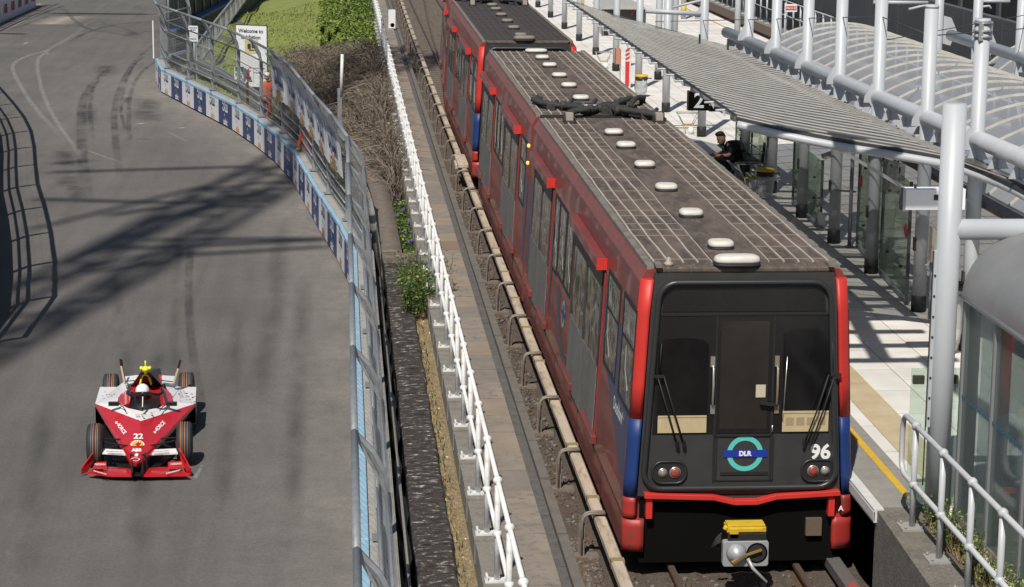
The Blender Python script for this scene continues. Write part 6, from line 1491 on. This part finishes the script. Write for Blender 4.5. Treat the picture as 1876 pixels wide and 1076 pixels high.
# clear waste sacks on hoops
sackm=glass('clear_sack',(.62,.64,.64),rough=.3,see=.45,tint=(.95,.96,.96)); hoopy=mat('hoop_yellow',(.70,.42,.02),.5); 
def sack(x,y,label,lid=True,red=False,r=.175,zt=1.60,zb=1.05):
    t=thing('waste_sack',label,'waste bin',(x,y,PZ),0,'waste sacks on hoops along the mast row'); q=MB(); rg=random.Random(int(x*100+y))
    rings=[]
    for k in range(8):
        f=k/7; z=lerp(zb,zt-.10,f); rr=r*(.55 if k==0 else (.85 if k==1 else 1.0))
        rings.append([V((x+rr*(1+.10*math.sin(j*2.3+k*1.7)+rg.uniform(-.04,.04))*math.cos(2*PI*j/18),y+rr*(1+.10*math.sin(j*1.9+k))*math.sin(2*PI*j/18),z+rg.uniform(-.015,.015))) for j in range(18)])
    q.loft(rings,0); q.build('clear_sack',sackm,t)
    q=MB(); q.lathe([(r*.98,zt-.12),(r*1.05,zt-.12),(r*1.05,zt-.02),(r*.98,zt-.02)],(x,y,0),20); q.build('hoop',mat('hoop_black',(.02,.02,.022),.5),t)
    if lid: q=MB(); q.lathe([(r*1.06,zt-.02),(r*1.07,zt+.02),(r*.9,zt+.035),(.01,zt+.04)],(x,y,0),20); q.build('yellow_lid',hoopy,t)
    q=MB(); q.bar((x+.1,y,zt-.07),(x+r+.12,y,zt-.07),.04,.03); q.build('arm',darkmetal,t)
    if red: q=MB(); q.ell((x-.02,y-.02,zb+.10),(.10,.10,.07),10,6); q.build('red_packet',mat('packet_red',(.4,.05,.06),.6),t)
sack(4.16,20.4,'clear waste sack under an orange yellow lid, hung on the mast nearest the seated man')
sack(4.14,39.2,'clear waste sack under a yellow lid, near the red and white striped help point')
sack(4.16,6.35,'clear waste sack with a red packet in it, half hidden behind the foreground mast',lid=False,red=True,zt=2.05,r=.16)
# striped help point
t=thing('help_point','white help point pillar with a red and white striped edge','help point',(4.05,41.8,PZ)); q=MB(); q.box(3.85,4.15,41.6,41.9,PZ,2.15); q.build('pillar',white,t,bevel=.01)
q=MB(); q.box(3.98,4.10,41.585,41.598,PZ+.05,1.78)
for k in range(3): q.prism([(3.98,1.82+k*.12),(4.10,1.88+k*.12),(4.10,1.94+k*.12),(3.98,1.88+k*.12)],lambda a,b,d:V((a,41.586+d,b)),0,.012)
q.build('red_panel',mat('help_red',(.55,.03,.03),.5),t); q=MB(); q.box(3.70,3.84,41.62,41.88,1.7,2.15); q.build('orange_notice',mat('notice_orange',(.45,.20,.13),.6),t)
# platform number sign hung under the canopy eave
t=thing('platform_sign','black platform sign with a white numeral 2 and an amber display below the canopy','sign',(3,24,3.0)); PYs=24.4
tl,br=ay(1262,168,PYs),ay(1299,203,PYs); q=MB(); q.box(tl.x,br.x,PYs,PYs+.25,br.z,tl.z); q.build('number_box',mat('sign_black',(.008,.008,.009),.35),t)
q=MB(); q.text('2',.47,frame_mat(((tl.x+br.x)/2,PYs-.006,(tl.z+br.z)/2),(1,0,0),(0,0,1)),0,bold=.008); q.build('numeral',mat('lit_numeral',(.85,.85,.84),.5,emit=((1,1,1),.45)),t)  # glow added to whiten the numeral in the canopy shade
b2=ay(1332,205,PYs); q=MB(); q.box(br.x+.012,b2.x+.15,PYs+.03,PYs+.26,b2.z,tl.z-.04); q.build('display_box',mat('sign_black',(.008,.008,.009),.35),t)
q=MB()
for k in range(2): 
    c=ay(1300+k*9,192,PYs+.02); q.box(c.x-.03,c.x+.04,PYs+.022,PYs+.029,c.z-.015,c.z+.015)
q.build('amber_characters',mat('amber_led',(.8,.4,.05),.5,emit=((1,.45,.08),1.0)),t)
q=MB(); q.bar(((tl.x+br.x)/2,PYs+.12,tl.z),((tl.x+br.x)/2,PYs+.12,4.0),.04,.04); q.bar((b2.x,PYs+.12,tl.z-.04),(b2.x,PYs+.12,3.9),.04,.04); q.build('hangers',darkmetal,t)
# black and red notice box, white display box, tilted light fittings
t=thing('notice_box','upright grey notice box with a black and a red panel behind the green glass','sign',(4.8,12.4,2.3)); q=MB(); q.box(4.66,4.86,12.35,12.5,2.36,2.90); q.box(4.87,4.95,12.3,12.5,2.33,2.86); q.build('case',grey_s,t)
q=MB(); q.box(4.69,4.81,12.335,12.348,2.68,2.85); q.build('black_panel',mat('sign_black',(.008,.008,.009),.35),t); q=MB(); q.box(4.68,4.80,12.335,12.348,2.47,2.63); q.build('red_panel',mat('notice_red',(.35,.02,.04),.5),t)
q=MB(); q.bar((4.8,12.42,2.9),(4.8,12.42,3.5),.03,.03); q.build('hanger',darkmetal,t)
t=thing('white_display','white display box with a small black readout hanging in front of the masts','display',(4.5,5.1,2.7)); PYd=5.1; a,b=ay(1660,347,PYd),ay(1768,385,PYd); q=MB(); q.box(a.x,b.x,PYd,PYd+.22,b.z,a.z); q.build('case',[mat('display_white',(.86,.87,.88),.4)],t,bevel=.008)
q=MB(); q.box(a.x-.035,a.x-.002,PYd+.005,PYd+.21,b.z-.01,a.z+.01); q.build('end_cap',grey_s,t)
c,d=ay(1711,357,PYd),ay(1727,367,PYd); q=MB(); q.box(c.x,d.x+.12,PYd-.006,PYd-.001,d.z,c.z); q.build('readout',mat('sign_black',(.008,.008,.009),.35),t); q=MB(); q.text('V',.055,frame_mat((c.x+.10,PYd-.008,(c.z+d.z)/2),(1,0,0),(0,0,1)),0,bold=.003); q.build('readout_letter',mat('led_yellow',(.6,.6,.1),.5),t)
q=MB(); q.bar((a.x+.15,PYd+.1,a.z),(a.x+.15,PYd+.1,3.6),.03,.03); q.build('hanger',darkmetal,t)
def fitting(label,p0,p1,w,h,m,name='light_fitting',cat='light'):
    t=thing(name,label,cat,p0); q=MB(); q.bar(p0,p1,w,h); q.build('body',m,t,bevel=.006); q=MB(); c=V(p0).lerp(V(p1),.5); q.bar(c,c+V((0,0,.5)),.025,.025); q.build('stem',darkmetal,t)
fitting('tilted cream light fitting under the front edge of the canopy',ay(1507,288,15.6),ay(1556,271,15.6),.25,.07,mat('fitting_cream',(.55,.50,.40),.5))
fitting('long cream light fitting hanging beside the upright notice box',ay(1598,290,13.6),ay(1640,306,12.6),.16,.10,mat('fitting_tan',(.36,.33,.27),.5,col2=(.28,.25,.20),nscale=6))
fitting('small white tilted camera housing beside the white display box',ay(1698,492,9.0),ay(1715,484,9.0),.14,.10,white,'camera_housing','camera')
t=thing('poster_case','narrow upright cream poster case behind the foreground mast','poster',(4.6,8.7,2)); c=ay(1713,450,8.6); q=MB(); q.box(c.x-.06,c.x+.05,8.55,8.75,c.z-.25,c.z+.28); q.build('case',mat('fitting_cream',(.55,.50,.40),.5),t,bevel=.008); q=MB(); q.cyl((c.x,8.72,PZ),(c.x,8.72,c.z-.2),.03,n=8); q.build('post',grey_s,t)
t=thing('loudspeaker','small white horn loudspeaker under the canopy near the notice box','loudspeaker',ay(1645,301,12)); c=ay(1646,302,12); q=MB(); q.tube([c+V((-.06,-.04,0)),c+V((.04,.03,0))],[.07,.03],12); q.build('horn',white,t); q=MB(); q.bar(c,c+V((0,.05,.4)),.02,.02); q.build('bracket',darkmetal,t)
t=thing('slim_post','slim grey post with clamps standing beside the second mast','post',(4.62,15.0,PZ)); q=MB(); q.cyl((4.66,14.9,PZ),(4.66,14.9,3.4),.035,n=10); q.lathe([(.08,0),(.08,.02),(.04,.03)],(4.66,14.9,PZ),12); q.bar((4.4,15.1,2.0),(4.75,14.9,2.0),.03,.03); q.build('pole',grey_s,t)
t=thing('control_box','grey control box hung on a wire between two masts','control box',(4.35,15.9,1.3)); q=MB(); q.obox((4.33,15.9,1.32),(.16,.14,.28),M.Rotation(.25,3,'Y')); q.build('case',grey_s,t,bevel=.01); q=MB(); q.tube([(4.33,15.9,1.45),(4.28,16.2,1.62),(4.40,16.5,1.6)],.008,5); q.build('wire_strand',darkmetal,t)
# wire perch stands
wy=mat('wire_yellow',(.55,.40,.06),.5); wg=mat('wire_grey',(.35,.35,.34),.45,.4)
def stand(x,y,label):
    t=thing('wire_stand',label,'stand',(x,y,PZ),0,'wire stands along the mast row'); q=MB(); a=[(x-.28,y-.1,1.52),(x+.25,y-.1,1.52),(x+.25,y+.2,1.52),(x-.28,y+.2,1.52)]; q.tube(a,.010,5,closed=True)
    for p_,s in zip(a,((-.12,-.05),(.1,-.05),(.1,.12),(-.12,.12))): q.tube([p_,(x+s[0],y+s[1],1.22)],.010,5)
    q.build('wire_frame',wg,t); q=MB(); b=[(x-.12,y-.05,1.22),(x+.1,y-.05,1.22),(x+.1,y+.12,1.22),(x-.12,y+.12,1.22)]; q.tube(b,.012,5,closed=True)
    for p_ in b[:2]: q.tube([p_,(p_[0]*.6+x*.4,y-.02,1.02)],.012,5)
    q.build('yellow_base',wy,t); q=MB(); q.ell((x+.05,y-.1,1.10),(.08,.05,.09),10,6); q.build('white_float',mat('float_white',(.75,.75,.74),.6),t)
stand(4.12,21.9,'wire stand with yellow lower frame just right of the seated man'); stand(4.22,30.9,'wire stand with yellow lower frame below the numeral 2 sign'); stand(4.05,47.5,'wire stand with yellow lower frame beside the far masts')
# ---- glass shelter with curved metal roof
t=thing('glass_shelter','glass shelter with a curved grey metal roof and dotted glass band at the right edge','shelter',(3,-4,PZ)); x0,x1=2.09,3.75; zs=3.42
q=MB(); c=(x0+x1)/2; R=(x1-x0)/2+.03
pr=[(c+R*math.cos(a),zs+.72*math.sin(a)) for a in [PI*i/20 for i in range(21)]]; q.loft([[V((x,y,z)) for x,z in pr] for y in (-1.44,-3,-5,-9)],0,closed=False,cap=False,sm=True); q.add([V((x,-1.44,z)) for x,z in pr],[tuple(range(21))],0); q.build('curved_roof',mat('roof_sheet',(.30,.30,.30),.45,.35,col2=(.25,.25,.25),nscale=2),t)
q=MB(); q.tube([(x0-.02,-1.42,zs),(x0-.02,-9,zs)],.035,8); q.build('eave_rail',grey_s,t)
for y in (-1.5,-2.62,-3.75,-4.9,-6.0):
    q=MB(); q.box(x0-.02,x0+.05,y-.025,y+.025,PZ,zs-.03,0); q.box(x0+.051,x0+.16,y-.05,y+.02,PZ,zs-.03,1); q.build('mullion',[grey_s,post_g],t)
sg=glass('lift_glass',(.30,.34,.33),see=.80,tint=(.80,.85,.84))
for ya,yb in ((-2.59,-1.53),(-3.72,-2.65),(-4.87,-3.78),(-5.97,-4.93)): q=MB(); q.box(x0+.005,x0+.02,ya,yb,PZ+.02,zs-.05); q.build('glass_pane',sg,t)
q=MB(); q.box(x0+.2,x1,-1.51,-1.495,PZ+.02,zs-.05); q.build('end_glass',sg,t)
q=MB(); y=-5.9
while y<-1.55: q.box(x0-.002,x0+.004,y,y+.035,2.335,2.375); y+=.085
q.build('blue_dots',mat('dot_blue',(.03,.10,.16),.5),t)
q=MB(); q.box(x0,x1,-9,-1.46,PZ-.02,PZ+.06); q.build('sill',concrete,t)
# ---- far side: second track, railings, walls, kiosk
q=MB(); q.box(11.52,16,30,140,-.4,-.15); q.build('far_ballast_bed',balm,kind='structure')
rail_thing('rusty running rail nearest the far side of the platform',lambda y:12.72,30,130); rail_thing('second rusty running rail on the far side of the platform',lambda y:14.15,30,130)
t=thing('far_conductor_rail','brown conductor rail beyond the far track at the top of the picture','conductor rail',(11.95,80,0)); q=MB(); q.box(11.9,12.02,30,130,.25,.38); q.build('cover',cr,t)
t=thing('far_railing','pale grey two-rail railing with posts beyond the far track','railing',(15.5,70,0)); q=MB(); 
for y in [40+1.55*i for i in range(50)]: o=MB(); o.cyl((15.6,y,-.1),(15.6,y,1.25),.045,n=8); o.box(15.5,15.7,y-.1,y+.1,-.12,-.06); o.build('post',steelpaint,t)
q.cyl((15.6,38,1.25),(15.6,120,1.25),.035,n=8); q.cyl((15.6,38,.6),(15.6,120,.6),.03,n=8); q.build('rails',steelpaint,t)
q=MB(); q.box(15.3,15.9,34,125,-.6,-.11); q.build('far_kerb',plin,kind='structure')
fw=mat('far_wall_grey',(.075,.078,.085),.8,col2=(.095,.098,.105),nscale=.6); fd=mat('far_dark',(.013,.013,.015),.9,col2=(.03,.03,.033),nscale=.8)
t=thing('far_wall','long dark grey panelled wall behind the far railing','wall',(19,80,0)); q=MB()
for i in range(18): y=44+i*5; q.box(19,19.3,y,y+4.96,.2,2.1+.0*i)
q.build('panels',fw,t); q=MB(); q.box(19.05,19.4,40,140,-2,.19); q.build('dark_plinth',fd,t)
t=thing('far_building','dark building mass behind the far wall at the top right','building',(30,90,0)); q=MB(); q.box(26,60,58,150,-2,9); q.build('dark_facade',fd,t); q=MB()
for i in range(8): q.box(25.9,25.99,60+i*9,63+i*9,.5,3.2)
q.build('windows',mat('far_window',(.03,.035,.045),.2),t)
q=MB()
for i in range(14): q.box(25.88,25.98,58+i*6.5,58.5+i*6.5,-2,9)
q.build('columns',fw,t)
t=thing('trackside_cabinets','row of dark trackside equipment on a ledge below the grey wall','equipment',(18.4,64,0)); q=MB(); rg=random.Random(6)
for i in range(40): y=46+i*.9; h=rg.uniform(.15,.6); q.box(18.2,18.7,y,y+rg.uniform(.3,.7),-.3,-.3+h)
q.build('boxes',mat('equip_dark',(.04,.042,.046),.7,col2=(.09,.09,.095),nscale=2),t)
c=az(1449,15,1.6) ; c=ay(1449,15,62); t=thing('alarm_sign','white sign with a red band lettered Alarm on the far railing','sign',(c.x,62,c.z)); q=MB(); q.box(c.x-.24,c.x+.24,62,62.04,c.z-.15,c.z+.15); q.build('plate',signw,t); q=MB(); q.box(c.x-.21,c.x+.21,61.99,61.998,c.z-.075,c.z+.075); q.build('red_band',mat('help_red',(.55,.03,.03),.5),t); q=MB(); q.text('Alarm',.12,frame_mat((c.x-.05,61.985,c.z),(1,0,0),(0,0,1)),0,bold=.002); q.box(c.x+.14,c.x+.17,61.983,61.987,c.z-.05,c.z+.05); q.build('lettering',tw_,t); q=MB(); q.cyl((c.x-.2,62.06,-.1),(c.x-.2,62.06,c.z+.2),.04,n=8); q.build('post',steelpaint,t)
t=thing('waiting_room','small waiting room with dark glass and a pale flat roof on the far platform','kiosk',(6.2,61,PZ)); q=MB(); q.box(5.5,7.05,60.02,63,PZ,2.0); q.build('dark_glass_walls',blackg,t); q=MB(); q.prism([(5.40,2.0),(7.12,2.0),(6.95,2.14),(5.62,2.14)],lambda a,b,d:V((a,59.85+d,b)),0,3.4); q.build('roof',mat('kiosk_roof',(.36,.36,.35),.7),t); q=MB(); q.bar((6.0,60.0,1.75),(6.12,60.0,1.98),.05,.02); q.bar((6.55,60.0,1.8),(6.65,60.0,1.98),.05,.02); q.build('red_decals',mat('help_red',(.55,.03,.03),.5),t); q=MB()  # red bars paint reflections on the dark glass
for x in (5.45,7.06): q.box(x-.03,x+.03,59.95,60.05,PZ,2.0)
q.build('corner_posts',post_g,t)
# arm tube with struts at the far mast
t=thing('arm_tube','slender pale arm tube with a stay beside the far yellow line','tube',(4.4,30.4,4.1)); q=MB(); a,b=ay(1182,20,30.4),ay(1284,26,30.4); q.tube([a,b],.06,10); q.build('arm',steelpaint,t); q=MB(); q.tube([ay(1232,14,30.4),ay(1300,-3,30.4)],.03,8); q.build('stay',steelpaint,t)
yb=mat('yellow_band',(.62,.42,.05),.6)
for i,(px,py) in enumerate(((1065,30),(1252,35),(1350,90),(1140,36))):
    c=az(px,py,PZ); t=thing('white_post','pale post with a yellow band on the far side of the platform, '+nth(i)+' from the left' if False else ['pale post with a yellow band behind the top corner of the ribbed canopy','pale post with a yellow band above the middle of the ribbed canopy','pale post with a yellow band behind the end of the tube beam','pale post beside the small waiting room'][i],'post',c,0,'posts with yellow bands'); q=MB(); q.cyl(c,c+V((0,0,3.4)),.11,n=12); q.build('pole',steelpaint,t)
    if i<3: q=MB(); zz=[.35,.25,.05][i]; q.cyl(c+V((0,0,zz)),c+V((0,0,zz+.35)),.116,n=12); q.build('yellow_band',yb,t)
for i,(px,y0) in enumerate(((1208,44),(1228,48),(1238,55))):
    P=ay(px,10,y0); t=thing('slim_column','slim pale column standing behind the waiting room, '+nth(i)+' from the left','column',(P.x,y0,PZ),0,'slim columns behind the waiting room'); q=MB(); q.cyl((P.x,y0,PZ),(P.x,y0,5),.10,n=12); q.build('pole',steelpaint,t); q=MB(); q.lathe([(.115,0),(.115,.24),(.1,.25)],(P.x,y0,PZ),12); q.build('black_base',black,t)
# overhead line arms, top right
t=thing('catenary_arm','pale overhead line arm with a bent strut above the far grey wall','catenary',(14,45,5)); q=MB(); q.tube([ay(1600,4,40),ay(1700,5,40)],.05,8); q.tube([ay(1665,17,40),ay(1695,10,40),ay(1702,14,40)],.035,8); q.build('arm',steelpaint,t)
t=thing('catenary_arm','pale overhead line arm above the second barrel vault at the top right','catenary',(16,45,5)); q=MB(); q.tube([ay(1792,2,42),ay(1850,3,42)],.05,8); q.tube([ay(1795,13,42),ay(1812,11,42),ay(1816,16,42)],.035,8); q.build('arm',steelpaint,t)
# ================================================================ CAMERA, SUN, SKY
cam=bpy.data.cameras.new('camera'); co=bpy.data.objects.new('camera',cam); COL.objects.link(co)
cam.sensor_width=36; cam.lens=36*F/1876; cam.clip_end=4000; cam.clip_start=.1
co.matrix_world=M(((_r.x,_u.x,-_f.x,CAM.x),(_r.y,_u.y,-_f.y,CAM.y),(_r.z,_u.z,-_f.z,CAM.z),(0,0,0,1)))
sc.camera=co
dirn=V((SX,SY,-1)).normalized(); sun=bpy.data.lights.new('sun','SUN'); sun.energy=4.6; sun.angle=math.radians(.5); sun.color=(1,.95,.87)
so=bpy.data.objects.new('sun',sun); COL.objects.link(so); so.rotation_euler=dirn.to_track_quat('-Z','Y').to_euler(); so.location=(-20,-40,50)
w=bpy.data.worlds.new('World'); sc.world=w; w.use_nodes=True; nt=w.node_tree; bg=nt.nodes['Background']; sk=nt.nodes.new('ShaderNodeTexSky'); sk.sky_type='NISHITA'; sk.sun_disc=False
sk.sun_elevation=math.asin(-dirn.z); sk.sun_rotation=math.atan2(-dirn.x,-dirn.y); nt.links.new(sk.outputs[0],bg.inputs[0]); bg.inputs[1].default_value=.058
sc.view_settings.view_transform='Standard'; sc.view_settings.look='None'; sc.view_settings.exposure=.03; sc.view_settings.gamma=1
